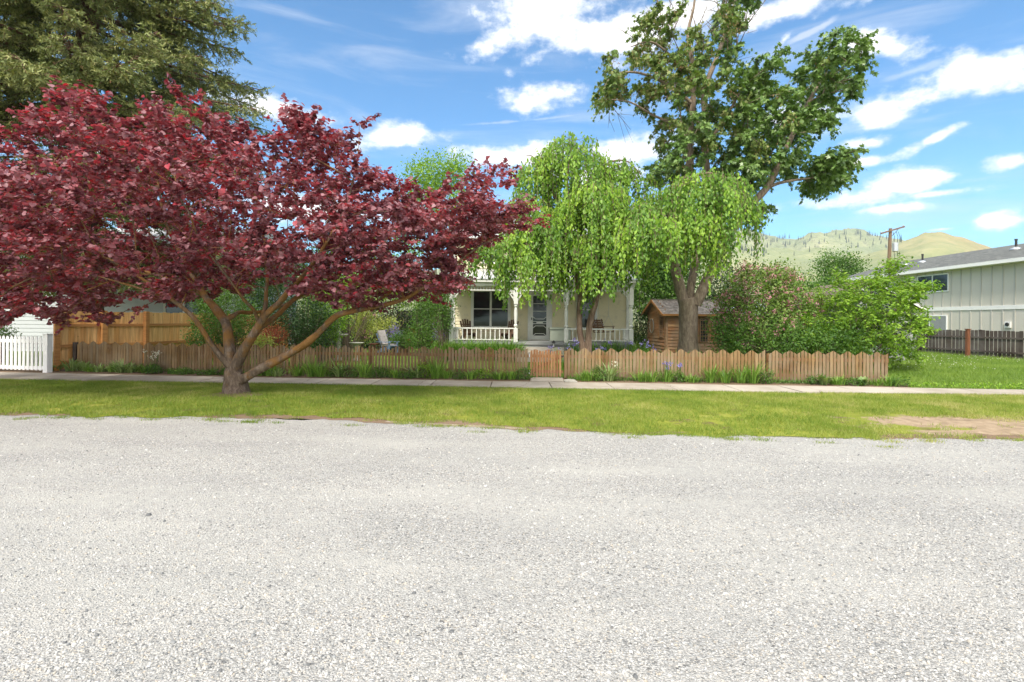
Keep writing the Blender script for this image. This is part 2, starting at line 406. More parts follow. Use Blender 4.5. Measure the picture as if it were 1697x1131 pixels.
def tree_radii(par, rad, nm, tipr=.006, ex=2.3):
    n = len(par); acc = np.zeros(n)
    for i in range(n - 1, -1, -1):
        r = acc[i] ** (1 / ex) if acc[i] > 0 else tipr
        if i >= nm: rad[i] = max(r, tipr)
        if par[i] >= 0: acc[par[i]] += rad[i] ** ex if i >= nm else 0
    return rad
def frusta(A, B, ra, rb, n=6):
    d = unit(B - A); ref = np.where(np.abs(d[:, 2:3]) > .9, np.array([[1., 0, 0]]), np.array([[0, 0, 1.]]))
    u = unit(np.cross(d, ref)); w = np.cross(d, u); a = 2 * np.pi * np.arange(n) / n
    ring = u[:, None] * np.cos(a)[None, :, None] + w[:, None] * np.sin(a)[None, :, None]
    V0 = A[:, None] + ring * np.asarray(ra)[:, None, None]; V1 = B[:, None] + ring * np.asarray(rb)[:, None, None]
    V = np.concatenate([V0, V1], 1).reshape(-1, 3); m_ = len(A); b = (np.arange(m_) * 2 * n)[:, None, None]
    k = np.arange(n); q = np.stack([k, (k + 1) % n, (k + 1) % n + n, k + n], -1)[None]
    return V, (q + b).reshape(-1), np.full(m_ * n, 4)
def join(parts):
    V = []; Fl = []; T = []; Rn = []; o = 0
    for p in parts:
        v, f, t = p[:3]; V.append(v); Fl.append(np.asarray(f) + o); T.append(t); o += len(v); Rn.append(p[3] if len(p) > 3 else np.full(len(v), .5))
    return np.concatenate(V), np.concatenate(Fl), np.concatenate(T), np.concatenate(Rn)
def smooth_pts(ctrl, n_per=5):
    P_ = np.array(ctrl, float); out = []; n = len(P_)
    for i in range(n - 1):
        p0 = P_[max(i - 1, 0)]; p1 = P_[i]; p2 = P_[i + 1]; p3 = P_[min(i + 2, n - 1)]
        for k in range(n_per):
            t = k / n_per; out.append(.5 * ((2 * p1) + (-p0 + p2) * t + (2 * p0 - 5 * p1 + 4 * p2 - p3) * t * t + (-p0 + 3 * p1 - 3 * p2 + p3) * t ** 3))
    out.append(P_[-1]); return np.array(out)
def limb_mesh(pts, rads, n=14, lump=.1, seed=0):
    pts = np.asarray(pts); L = len(pts); rs = np.random.RandomState(seed + 5); V = np.zeros((L, n, 3)); u = None
    ph = rs.uniform(0, 6.28, 6)
    for i in range(L):
        d = unit(pts[min(i + 1, L - 1)] - pts[max(i - 1, 0)])
        if u is None:
            u = np.cross(d, [0, 1, 0]); 
            if np.linalg.norm(u) < .1: u = np.cross(d, [1, 0, 0])
        u = unit(u - d * (u @ d)); w = np.cross(d, u); a = 2 * np.pi * np.arange(n) / n
        rr = rads[i] * (1 + lump * (np.sin(3 * a + ph[0] + i * .22) * .5 + np.sin(5 * a + ph[1] - i * .31) * .35 + np.sin(2 * a + ph[2] + i * .5) * .4))
        V[i] = pts[i] + u * (np.cos(a) * rr)[:, None] + w * (np.sin(a) * rr)[:, None]
    f = []
    for i in range(L - 1):
        for k in range(n): f += [i * n + k, i * n + (k + 1) % n, (i + 1) * n + (k + 1) % n, (i + 1) * n + k]
    f += [(L - 1) * n + k for k in range(n)]
    return V.reshape(-1, 3), np.array(f), np.array([4] * ((L - 1) * n) + [n])
# leaf outlines: x across, y along, z out of the leaf
HEART = (np.array([[0, 0, 0], [-.30, -.12, .03], [-.50, .14, .07], [-.40, .55, .04], [0, 1, -.10], [.40, .55, .04], [.50, .14, .07], [.30, -.12, .03]]), [[0, 4, 3, 2, 1], [0, 7, 6, 5, 4]])
OVAL = (np.array([[0, 0, 0], [-.26, .35, .05], [-.2, .7, .02], [0, 1, -.10], [.2, .7, .02], [.26, .35, .05]]), [[0, 3, 2, 1], [0, 5, 4, 3]])
PALM = (np.array([[0, 0, 0], [-.5, .06, -.04], [-.25, .28, .03], [-.58, .58, -.05], [-.22, .58, .03], [0, 1.05, -.1], [.22, .58, .03], [.58, .58, -.05], [.25, .28, .03], [.5, .06, -.04]]),
        [[0, 2, 1], [0, 4, 3, 2], [0, 5, 4], [0, 6, 5], [0, 8, 7, 6], [0, 9, 8]])
SLIM = (np.array([[0, 0, 0], [-.16, .45, .03], [0, 1, -.12], [.16, .45, .03]]), [[0, 2, 1], [0, 3, 2]])
QUAD = (np.array([[-.3, 0, 0], [.3, 0, 0], [.36, .6, .05], [0, 1, -.05], [-.36, .6, .05]]), [[0, 1, 2, 3, 4]])
def leaves(pos, t, nrm, size, tpl=OVAL, rnd=None, rs=RS):
    T, fs = tpl; t = unit(t); x = unit(np.cross(t, nrm)); n_ = np.cross(x, t); s = np.asarray(size).reshape(-1, 1, 1) * np.ones((len(pos), 1, 1))
    V = pos[:, None] + s * (x[:, None] * T[None, :, 0:1] + t[:, None] * T[None, :, 1:2] + n_[:, None] * T[None, :, 2:3])
    K = len(T); b = (np.arange(len(pos)) * K)[:, None]; flat = np.concatenate([np.array(f) for f in fs]); tot = np.array([len(f) for f in fs])
    if rnd is None: rnd = rs.uniform(0, 1, len(pos))
    return V.reshape(-1, 3), (flat[None] + b).reshape(-1), np.tile(tot, len(pos)), np.repeat(rnd, K)
def sprays(tips, center, n_tw, L, n_lf, droop=.15, flat=.5, out=.8, rs=RS, size=.1, sv=.3, tpl=OVAL, tipdown=.3, nup=1.0, tone=None, tw_r=.003):
    """each tip gets n_tw twigs of length L, each with n_lf leaves"""
    n = len(tips); o = unit(tips - center) * out
    d = np.repeat(o, n_tw, 0) + rs.normal(size=(n * n_tw, 3)) * np.array([.6, .6, .6 * flat + .1]); d = unit(d)
    A = np.repeat(tips, n_tw, 0); Ls = L * rs.uniform(.5, 1.1, (n * n_tw, 1)); s = np.linspace(.12, 1, n_lf)
    base = A[:, None] + d[:, None] * (Ls[:, None] * s[None, :, None]); base[..., 2] -= droop * (Ls * s[None] ** 2)
    end = A + d * Ls; end[:, 2] -= droop * Ls[:, 0]; mid = A + d * Ls * .5; mid[:, 2] -= droop * .25 * Ls[:, 0]
    tw = [frusta(A, mid, np.full(len(A), tw_r * 1.3), np.full(len(A), tw_r), 3), frusta(mid, end, np.full(len(A), tw_r), np.full(len(A), tw_r * .5), 3)]
    pos = base.reshape(-1, 3); q = len(pos); dd = np.repeat(d, n_lf, 0)
    side = unit(np.cross(dd, [0, 0, 1.0])) * np.where(np.arange(q) % 2, 1, -1)[:, None]
    t = dd * .5 + side * .8 + rs.normal(size=(q, 3)) * .35 + np.array([0, 0, -tipdown])
    nr = rs.normal(size=(q, 3)) * .55 + np.array([0, 0, nup]) + np.repeat(np.repeat(o, n_tw, 0), n_lf, 0) * .3
    sz = size * (1 + sv * rs.uniform(-1, 1, q))
    pos = pos + rs.normal(size=(q, 3)) * size * .25
    tn = rs.uniform(0, 1, n); rn = np.clip(np.repeat(np.repeat(tn, n_tw), n_lf) * .35 + rs.uniform(0, 1, q) * .65, 0, 1) if tone is None else tone(pos, rs)
    return leaves(pos, t, nr, sz, tpl, rn), tw
def make_tree(name, label, cat, root_xyz, limbs, targets, bark, lmat, center, spr, group=None, jit=.12, bend=.25, alpha=.22, tipr=.006, rs=RS, extra=None, lump=.1):
    root = empty(name, root_xyz, label, cat, group)
    gl = []; parts = []
    for i, (ctrl, radii) in enumerate(limbs):
        c = np.array([list(P(*q)) for q in ctrl]) if len(ctrl[0]) == 3 and not isinstance(ctrl, np.ndarray) else ctrl
        sp = smooth_pts(c, 5); rr = np.interp(np.linspace(0, 1, len(sp)), np.linspace(0, 1, len(radii)), radii)
        parts.append(limb_mesh(sp, rr, 14 if rr.max() > .05 else 8, lump, i)); gl.append((sp, float(rr[0]), float(rr[-1]), None if i == 0 else -1))
    N, par, rad, nm, tips = grow(gl, targets, jit, bend, alpha=alpha, rs=rs)
    rad = tree_radii(par, rad, nm, tipr)
    e = np.arange(nm, len(N)); pa = par[e]
    ra = np.minimum(rad[pa], rad[e] * 1.25)
    if len(e): parts.append(frusta(N[pa], N[e], ra, rad[e], 6))
    tp = N[tips]
    lf = []
    for sarg in spr:
        l, tw = sprays(tp if sarg.get('sel') is None else tp[sarg['sel'](tp)], np.asarray(center), rs=rs, **{k: v for k, v in sarg.items() if k not in ('sel', 'mat', 'pname')})
        parts += tw; lf.append((l, sarg.get('mat', lmat), sarg.get('pname', 'crown')))
    V, f, t, _ = join(parts); np_mesh('trunk', V, f, t, bark, root, smooth=True)
    done = {}
    for l, mt, pn in lf: done.setdefault((pn, mt.name), []).append((l, mt))
    for (pn, _), ls in done.items():
        V, f, t, r = join([a[0] for a in ls]); np_mesh(pn, V, f, t, ls[0][1], root, rnd=r)
    return root, tp
def shrub(name, label, cat, base, blobs, lmat, n_cl, n_lf, size, tpl=OVAL, group=None, stem=None, rs=None, sig=2.2, parent_part='foliage', shell=.45, flowers=None, nst=7, up=.6):
    """blobs: (centre, radii, weight)."""
    rs = rs or np.random.RandomState(abs(int(base[0] * 131 + base[1] * 17)) % 99991)
    root = empty(name, base, label, cat, group); cl = []; wsum = sum(b[2] for b in blobs)
    for c, r, w_ in blobs: cl.append(ell_pts(c, r, max(3, int(n_cl * w_ / wsum)), shell, rs))
    cl = np.concatenate(cl); cl = cl[cl[:, 2] > .04]; cen = np.mean([b[0] for b in blobs], 0)
    k = len(cl); pos = np.repeat(cl, n_lf, 0) + rs.normal(size=(k * n_lf, 3)) * size * sig; tone = np.repeat(rs.uniform(0, 1, k), n_lf) * .45 + rs.uniform(0, 1, k * n_lf) * .55
    pos[:, 2] = np.maximum(pos[:, 2], .02); q = len(pos); o = unit(pos - cen)
    t = rs.normal(size=(q, 3)) + o * .7 + np.array([0, 0, -.15]); nr = rs.normal(size=(q, 3)) * .7 + np.array([0, 0, up]) + o * .6
    V, f, tt, r = leaves(pos, t, nr, size * rs.uniform(.6, 1.25, q), tpl, tone, rs); np_mesh(parent_part, V, f, tt, lmat, root, rnd=r)
    A = []; B = []; ra = []; sel = cl[rs.choice(k, min(k, nst * 6), replace=False)]
    for s in sel:
        b0 = np.array(base) + rs.normal(size=3) * np.array([.07, .07, 0]); mid = b0 * .45 + s * .55 + rs.normal(size=3) * .08
        A += [b0, mid]; B += [mid, s]; ra += [.014, .008]
    v_ = frusta(np.array(A), np.array(B), np.array(ra), np.array(ra) * .6, 5); np_mesh('stems', v_[0], v_[1], v_[2], stem or M['bark_grey'], root)
    if flowers:
        fm, nfl, fs = flowers; c2 = cl[rs.choice(k, min(k, nfl), replace=False)]; c2 = c2[(c2[:, 1] < cen[1] + .6)]
        o = unit(c2 - cen); c2 = c2 + o * size * 1.6; ps = np.repeat(c2, 20, 0) + rs.normal(size=(len(c2) * 20, 3)) * fs * 1.1; q = len(ps)
        V, f, tt, r = leaves(ps, rs.normal(size=(q, 3)), rs.normal(size=(q, 3)) + np.array([0, -.5, .5]), fs * rs.uniform(.6, 1.2, q), QUAD, rs.uniform(0, 1, q), rs)
        np_mesh('blossoms', V, f, tt, fm, root, rnd=r)
    return root
def strap_clump(pos, n, h, spread, width, lean=.6, rs=RS, segs=4):
    """arching strap leaves from one base"""
    a = rs.uniform(0, 2 * np.pi, n); L = h * rs.uniform(.6, 1.15, n); le = lean * rs.uniform(.3, 1.1, n); r0 = rs.uniform(0, spread, n)
    dirv = np.stack([np.cos(a), np.sin(a)], -1); s = np.linspace(0, 1, segs + 1)
    hor = le[:, None] * L[:, None] * (s ** 1.7)[None]; ver = L[:, None] * (s[None] - .42 * le[:, None] * s[None] ** 2.6)
    cx = pos[0] + dirv[:, :1] * (r0[:, None] + hor); cy = pos[1] + dirv[:, 1:] * (r0[:, None] + hor); cz = pos[2] + np.maximum(ver, .01)
    w = width * np.array([.8, 1, .9, .6, .08][:segs + 1])[None] * rs.uniform(.7, 1.2, (n, 1)); tw = a + np.pi / 2 + rs.normal(size=n) * .4
    ox = np.cos(tw)[:, None] * w / 2; oy = np.sin(tw)[:, None] * w / 2
    V = np.stack([np.stack([cx - ox, cy - oy, cz], -1), np.stack([cx + ox, cy + oy, cz], -1)], 2)    # n,segs+1,2,3
    V = V.reshape(-1, 3); b = (np.arange(n) * (segs + 1) * 2)[:, None, None]; k = np.arange(segs) * 2
    q = np.stack([k, k + 1, k + 3, k + 2], -1)[None]; return V, (q + b).reshape(-1), np.full(n * segs, 4), np.repeat(rs.uniform(0, 1, n), (segs + 1) * 2)

M['bark_grey'] = bark_mat('grey_bark', (.15, .115, .085), (.25, .2, .155))
M['bark_redbud'] = bark_mat('lichened_bark', (.13, .095, .07), (.27, .215, .17), (.25, .125, .035), 16, .47)
M['bark_maple'] = bark_mat('maple_bark', (.26, .20, .15), (.42, .35, .27), (.3, .29, .22), 13, .68)
M['bark_spruce'] = bark_mat('spruce_bark', (.15, .085, .06), (.25, .16, .12), None, 9)
M['bark_weep'] = bark_mat('smooth_brown_bark', (.22, .15, .11), (.36, .28, .22), None, 10)
M['twig_dark'] = bark_mat('dark_twigs', (.09, .065, .05), (.15, .12, .1))
M['redbud_leaf'] = leaf_mat('wine_red_leaves', [(.04, .012, .018), (.12, .03, .043), (.22, .082, .10), (.31, .16, .18), (.34, .027, .045), (.44, .29, .31)], .24, .5, .4, (1.9, .55, .6), 1.2)
M['weep_leaf'] = leaf_mat('fresh_green_hanging_leaves', [(.03, .08, .010), (.08, .18, .018), (.155, .29, .03), (.26, .42, .042), (.38, .52, .06)], .34, .45, .4)
M['maple_leaf'] = leaf_mat('dark_maple_leaves', [(.05, .105, .025), (.105, .195, .04), (.17, .275, .07), (.26, .36, .15)], .2, .38, .55)
M['maple_dry'] = leaf_mat('browning_maple_leaves', [(.06, .12, .025), (.12, .2, .04), (.19, .25, .065), (.30, .26, .12)], .22, .5, .4)
M['seed'] = leaf_mat('tan_seed_clusters', [(.20, .12, .055), (.32, .20, .10), (.42, .29, .15)], .2, .7, .2, (1.2, 1.1, .8))
M['needle'] = leaf_mat('spruce_needles', [(.05, .08, .025), (.13, .165, .055), (.22, .25, .085), (.32, .33, .12), (.40, .34, .17)], .12, .6, .25, None, .5)
M['lime_leaf'] = leaf_mat('lime_leaves', [(.075, .16, .015), (.14, .27, .025), (.23, .38, .035), (.33, .47, .06)], .34)
M['mid_leaf'] = leaf_mat('mid_green_leaves', [(.03, .075, .014), (.06, .14, .022), (.10, .20, .03), (.16, .27, .045)], .28)
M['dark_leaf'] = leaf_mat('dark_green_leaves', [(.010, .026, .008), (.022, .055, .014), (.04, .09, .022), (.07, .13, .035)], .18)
M['pinkbush_leaf'] = leaf_mat('bush_leaves', [(.05, .11, .018), (.10, .19, .03), (.16, .27, .05), (.24, .33, .08), (.28, .2, .12)], .28)
M['pink'] = leaf_mat('pink_blossoms', [(.42, .14, .19), (.60, .27, .32), (.72, .42, .46)], .25, .6, .2, (1.2, .9, .9))
M['purple'] = leaf_mat('purple_petals', [(.16, .14, .36), (.26, .22, .5), (.36, .33, .6)], .3, .6, .2, (1, .9, 1.2))
M['whiteflower'] = leaf_mat('white_petals', [(.65, .65, .5), (.8, .8, .7)], .3, .6, .2, (1, 1, 1))
M['rust_leaf'] = leaf_mat('rust_red_leaves', [(.20, .035, .02), (.34, .07, .035), (.45, .15, .08)], .3, .5, .3, (1.5, .7, .6))
M['yellow_leaf'] = leaf_mat('yellow_green_leaves', [(.22, .30, .05), (.36, .42, .09), (.5, .5, .16)], .3)
M['strap_leaf'] = leaf_mat('strap_leaves', [(.06, .13, .018), (.11, .23, .03), (.18, .33, .05), (.28, .42, .09)], .25)
M['strap_pale'] = leaf_mat('pale_strap_leaves', [(.12, .2, .06), (.2, .3, .1), (.3, .38, .16)], .25)
# ------------------------------------------------------------------ ground
def curve(pts, z=0):
    g = np.array([G(a, b, z) for a, b in pts]); o = g[:, 0].argsort(); return g[o, 0], g[o, 1]
def ev(c, x):
    xs, ys = c; x = np.asarray(x, float); y = np.interp(x, xs, ys)
    y = np.where(x < xs[0], ys[0] + (x - xs[0]) * (ys[1] - ys[0]) / (xs[1] - xs[0]), y)
    return np.where(x > xs[-1], ys[-1] + (x - xs[-1]) * (ys[-1] - ys[-2]) / (xs[-1] - xs[-2]), y)
C_GRAV = curve([(0, 687), (170, 688), (350, 690), (600, 697), (760, 705), (860, 710), (1000, 716), (1200, 720), (1400, 723), (1697, 726)])
C_WALK0 = curve([(0, 630), (370, 635.5), (848, 644), (1280, 651.5), (1697, 656)])
C_WALK1 = curve([(0, 619), (370, 627), (848, 634.5), (1300, 641.5), (1697, 648)])
C_FENCE = curve([(127, 614), (370, 621), (848, 628), (1275, 635), (1474, 638.5)])
def wob(x, s=1.0, k=0): return s * (.5 * np.sin(x * 2.1 + k) + .3 * np.sin(x * 5.3 + 1.3 * k) + .2 * np.sin(x * 11.7 + k * 2))
def vnoise(x, y, s, seed=0):
    r = np.random.RandomState(seed); g = r.uniform(0, 1, (64, 64)); u = x * s + 100; v = y * s + 100; i = np.floor(u).astype(int); j = np.floor(v).astype(int)
    fu = u - i; fv = v - j; fu = fu * fu * (3 - 2 * fu); fv = fv * fv * (3 - 2 * fv); a = g[i % 64, j % 64]; b = g[(i + 1) % 64, j % 64]; c = g[i % 64, (j + 1) % 64]; d = g[(i + 1) % 64, (j + 1) % 64]
    return (a * (1 - fu) + b * fu) * (1 - fv) + (c * (1 - fu) + d * fu) * fv
def strip(name, f0, f1, x0, x1, z, mat, nx=300, ny=6, mound=0, kind='structure', parent=None):
    xs = np.linspace(x0, x1, nx); V = []
    for j in range(ny + 1):
        t = j / ny; y = f0(xs) * (1 - t) + f1(xs) * t; V.append(np.stack([xs, y, np.full(nx, z) + mound * math.sin(math.pi * t) + .006 * np.sin(xs * 1.7 + j) * (mound > 0)], -1))
    V = np.concatenate(V); f = []
    for j in range(ny):
        for i in range(nx - 1): f += [j * nx + i, j * nx + i + 1, (j + 1) * nx + i + 1, (j + 1) * nx + i]
    o = np_mesh(name, V, np.array(f), np.full(ny * (nx - 1), 4), mat, parent); 
    if kind: o['kind'] = kind
    return o
PATCH = G(1590, 703); PATCH2 = G(1690, 719)
def mat_gravel():
    mt, w, out = new_mat('crushed_grey_gravel'); b = principled(w, out, .92, .2); o = ocoord(w)
    warp = w.n('ShaderNodeMix', data_type='VECTOR'); warp.inputs[0].default_value = .012
    nz = w.n('ShaderNodeTexNoise'); nz.inputs['Scale'].default_value = 30; w.t.links.new(o, nz.inputs[0])
    w.t.links.new(o, warp.inputs[4]); w.t.links.new(nz.outputs['Color'], warp.inputs[5]); ov = warp.outputs[1]
    def vor(scale, loc=(0, 0, 0)):
        v = w.n('ShaderNodeTexVoronoi'); w.t.links.new(w.mapping(ov, loc=loc, sc=(1, 1.15, 1)), v.inputs[0]); v.inputs['Scale'].default_value = scale; return v
    v1 = vor(72); v2 = vor(125, (3, 2, 0))
    s1 = w.n('ShaderNodeSeparateColor'); w.t.links.new(v1.outputs['Color'], s1.inputs[0]); s2 = w.n('ShaderNodeSeparateColor'); w.t.links.new(v2.outputs['Color'], s2.inputs[0])
    stops = st([(0, (.12, .12, .12)), (.08, (.30, .30, .295)), (.28, (.43, .425, .41)), (.55, (.51, .505, .495)), (.8, (.60, .597, .59)), (.93, (.52, .465, .39)), (1, (.72, .72, .71))], .79)
    c1 = w.ramp(s1.outputs[0], stops); c2 = w.ramp(s2.outputs[0], stops)
    pick = w.mapr(s1.outputs[1], .4, .42); col = w.mix(pick, c1, c2)
    gap1 = w.mapr(v1.outputs['Distance'], .42, .75, 0, 1); col = w.mix(w.math('MULTIPLY', gap1, .6), col, (.2, .19, .18))
    big = w.noise(w.mapping(o, rot=(0, 0, .12), sc=(.5, 1.3, 1)), .62, 7, .62); fines = w.mapr(big, .44, .64, 0, .75)
    dust = w.ramp(w.noise(o, 160, 3, .7), st([(.35, (.39, .38, .36)), (.65, (.61, .60, .57))], .81))
    col = w.mix(fines, col, dust)
    tr = w.math('ADD', w.math('MULTIPLY', w.noise(w.mapping(o, sc=(.45, 1.5, 1)), .9, 6, .65), .5), w.math('MULTIPLY', w.noise(o, 13, 4, .75), .5)); col = w.mix(1.0, col, w.ramp(tr, [(.38, (.88, .885, .89)), (.62, (1.13, 1.12, 1.10))]), 'MULTIPLY')
    w.t.links.new(col, b.inputs['Base Color'])
    h = w.math('ADD', w.math('MULTIPLY', v1.outputs['Distance'], -1), w.math('MULTIPLY', w.math('MULTIPLY', v2.outputs['Distance'], -.5), 1))
    h = w.math('ADD', h, w.math('MULTIPLY', s1.outputs[2], .5)); bump(w, b, h, .8, .012); return mt
def patch_mask(w, o, edge=.22):
    def ell(c, rx, ry):
        m1 = w.mapping(o, loc=(-c[0] / rx, -c[1] / ry, 0), sc=(1 / rx, 1 / ry, 0)); l = w.n('ShaderNodeVectorMath', operation='LENGTH'); w.t.links.new(m1, l.inputs[0]); return l.outputs['Value']
    d = w.math('MINIMUM', ell(PATCH, 1.8, .62), ell(PATCH2, 1.7, .3))
    n = w.noise(o, 2.6, 6, .65); return w.mapr(w.math('ADD', d, w.math('MULTIPLY', w.math('SUBTRACT', n, .5), 2.2)), .75, 1.05, 1, 0)
def mat_lawn(name, cols, patch=False, soil=(.13, .09, .055), bare=.66):
    mt, w, out = new_mat(name); b = principled(w, out, .95, .1); o = ocoord(w)
    n = w.noise(o, .8, 6, .6); f = w.noise(o, 34, 5, .7); st = w.noise(w.mapping(o, sc=(.5, 3, 1)), 3, 4, .6)
    k = w.math('ADD', w.math('MULTIPLY', n, .5), w.math('ADD', w.math('MULTIPLY', f, .3), w.math('MULTIPLY', st, .2)))
    col = w.ramp(k, [(.36 + .28 * i / (len(cols) - 1), c) for i, c in enumerate(cols)])
    col = w.mix(w.mapr(w.noise(o, 1.7, 7, .7), bare - .03, bare + .06, 0, .8), col, soil)
    if patch:
        dirt = w.ramp(w.noise(o, 5, 7, .7), [(.32, (.20, .15, .10)), (.5, (.31, .235, .16)), (.68, (.41, .32, .225))])
        dirt = w.mix(w.mapr(w.noise(o, 70, 4, .7), .55, .7), dirt, (.24, .16, .10)); col = w.mix(patch_mask(w, o), col, dirt)
    w.t.links.new(col, b.inputs['Base Color']); bump(w, b, f, .7, .02); return mt
M['gravel'] = mat_gravel()
M['lawn'] = mat_lawn('mown_verge_grass', [(.09, .125, .018), (.16, .19, .027), (.23, .25, .04), (.32, .295, .09)], True, bare=.58)
M['yard'] = mat_lawn('garden_grass', [(.06, .10, .015), (.10, .16, .024), (.17, .22, .04)])
M['soil'] = mat_lawn('bare_soil', [(.12, .08, .055), (.2, .14, .095), (.27, .2, .14)], False, (.09, .06, .04))
M['field'] = mat_lawn('field', [(.08, .11, .03), (.14, .16, .05), (.2, .2, .08)])
mb = MB(); mb.quad((-900, -300, -.03), (900, -300, -.03), (900, 700, -.03), (-900, 700, -.03)); tag(mb.build('ground', M['field']), kind='structure')
strip('gravel_road', lambda x: np.full(len(x), -14.0), lambda x: ev(C_GRAV, x) + wob(x, .05) + .16 * (vnoise(x, x * 0, 2.3, 35) - .5) + .1 * (vnoise(x, x * 0, 9, 36) - .5), -32, 32, 0, M['gravel'], 900, 10)
def rag(x): return .42 * (vnoise(x, x * 0, 1.1, 31) - .4) + .26 * (vnoise(x, x * 0, 4.3, 32) - .5) + .1 * (vnoise(x, x * 0, 13, 33) - .5)
strip('dirt_edge', lambda x: ev(C_GRAV, x) - .06 + .2 * (vnoise(x, x * 0, 3.1, 37) - .5) + .12 * (vnoise(x, x * 0, 11, 38) - .5), lambda x: ev(C_GRAV, x) + .5, -32, 32, .0035, M['soil'], 500, 3)
strip('verge_lawn', lambda x: ev(C_GRAV, x) + rag(x), lambda x: ev(C_WALK0, x) + .12, -32, 32, .004, M['lawn'], 500, 12, .03)
strip('flower_bed', lambda x: ev(C_WALK1, x) - .1, lambda x: ev(C_FENCE, x) + .6, -32, float(C_FENCE[0][-1]) + .3, .009, M['soil'], 300, 4)
strip('garden_lawn', lambda x: ev(C_FENCE, x) + .3, lambda x: np.full(len(x), 60.0), -45, float(C_FENCE[0][-1]) + .15, .014, M['yard'], 200, 10)
strip('side_lawn', lambda x: ev(C_WALK1, x) - .1, lambda x: np.full(len(x), 60.0), float(C_FENCE[0][-1]) + .15, 45, .016, M['yard'], 200, 14)
# pavement: poured slabs with joints
mb = MB(); x = -26.0; k = 0
while x < 26:
    L = 1.52 if k % 7 else 1.4; a, b_ = x + .012, x + L - .012; q = []
    for xx in (a, b_): q.append((xx, float(ev(C_WALK0, xx)))); q.append((xx, float(ev(C_WALK1, xx))))
    dz = [random.uniform(-.006, .008) for _ in range(4)]; mb.cur = random.random()
    t = .034; vs = [(q[0][0], q[0][1], t + dz[0]), (q[2][0], q[2][1], t + dz[1]), (q[3][0], q[3][1], t + dz[2]), (q[1][0], q[1][1], t + dz[3])]
    mb.add(vs + [(v[0], v[1], -.05) for v in vs], [(0, 1, 2, 3), (4, 5, 1, 0), (5, 6, 2, 1), (6, 7, 3, 2), (7, 4, 0, 3)]); x += L; k += 1
def mat_walk():
    mt, w, out = new_mat('worn_pavement_concrete'); b = principled(w, out, .9, .2); o = ocoord(w); r = attr(w)
    n = w.noise(o, 1.3, 7, .65); f = w.noise(o, 60, 4, .7)
    col = w.ramp(w.math('ADD', w.math('MULTIPLY', n, .6), w.math('ADD', w.math('MULTIPLY', f, .2), w.math('MULTIPLY', r, .2))), [(.34, (.29, .25, .20)), (.52, (.40, .355, .30)), (.7, (.48, .43, .37))])
    ck = w.n('ShaderNodeTexVoronoi', feature='DISTANCE_TO_EDGE'); ck.inputs['Scale'].default_value = .55; nz = w.n('ShaderNodeTexNoise'); nz.inputs['Scale'].default_value = 3
    w.t.links.new(o, nz.inputs[0]); ad = w.mix(.15, o, nz.outputs['Color']); w.t.links.new(ad, ck.inputs[0])
    col = w.mix(w.mapr(ck.outputs['Distance'], .0, .006, .7, 0), col, (.14, .11, .08)); w.t.links.new(col, b.inputs['Base Color']); bump(w, b, f, .4, .004); return mt
M['walk'] = mat_walk()
tag(mb.build('sidewalk', M['walk']), kind='structure')
# remains of a kerb along the gravel
mb = MB()
for (p0, p1) in ((640, 760), (770, 872)):
    a = G(p0, np.interp(p0, [600, 760, 860], [697, 705, 710]) - 1.5, .02); b_ = G(p1, np.interp(p1, [600, 760, 860, 900], [697, 705, 710, 712]) - 1.5, .02); mb.beam(a - [0, 0, .04], b_ - [0, 0, .045], .11, .06)
tag(mb.build('kerb', paint('stained_kerb_concrete', (.30, .25, .19), .9, .3, 5, .1, .4, dirt=(.16, .12, .08))), kind='structure')
# concrete step at the gate with a flat stone
def gbox(name, pts, z0, z1, mat, label, cat):
    q = [G(*p) for p in pts]; n = len(q); c = sum(q) / n; mb = MB()
    mb.add([(v[0], v[1], z1) for v in q] + [(v[0], v[1], z0) for v in q], [tuple(range(n))] + [(i, i + n, (i + 1) % n + n, (i + 1) % n) for i in range(n)]); o = mb.build(name, mat); return tag(o, label, cat)
o = gbox('gate_slab', [(879, 634.8), (935, 635.6), (932, 629.5), (880, 628.8)], 0, .055, M['walk'], 'worn concrete slab between the pavement and the small gate', 'slab')
o = gbox('flat_stone', [(936, 635.4), (957, 636), (952, 632), (942, 631), (934, 632.5)], 0, .05, M['stone'], 'flat tan stone beside the gate slab', 'stone')

# grass blades: one open mesh per patch, three-cornered blades
def blades(name, x, y, z, h, wd, mat, lean=.5):
    n = len(x); a = RS.uniform(0, 2 * np.pi, n); l = RS.normal(size=(n, 2)) * lean; h = h * RS.uniform(.5, 1.3, n)
    b0 = np.stack([x - np.cos(a) * wd, y - np.sin(a) * wd, z], -1); b1 = np.stack([x + np.cos(a) * wd, y + np.sin(a) * wd, z], -1)
    tp = np.stack([x + l[:, 0] * h, y + l[:, 1] * h, z + h], -1); V = np.stack([b0, b1, tp], 1).reshape(-1, 3)
    return tag(np_mesh(name, V, np.arange(3 * n), np.full(n, 3), mat, rnd=np.repeat(np.clip(RS.uniform(0, .5, n) + .75 * (vnoise(x, y, .9, 41) * .55 + vnoise(x, y, 3.7, 42) * .45) - .12 + .22 * np.clip((x - 4) / 6, 0, 1) * (y < 13), 0, 1), 3)), kind='stuff')
def patchd(x, y):
    d1 = np.hypot((x - PATCH[0]) / 1.8, (y - PATCH[1]) / .62); d2 = np.hypot((x - PATCH2[0]) / 1.7, (y - PATCH2[1]) / .3)
    return np.minimum(d1, d2) + (vnoise(x, y, 2.6, 4) - .5) * .9
M['blade'] = leaf_mat('grass_blades', [(.075, .155, .015), (.145, .225, .03), (.25, .305, .06), (.44, .39, .18)], .3, .6, .25, None, 1.3)
M['blade_lush'] = leaf_mat('lush_grass_blades', [(.07, .14, .018), (.13, .22, .03), (.20, .30, .05), (.32, .37, .10)], .3)
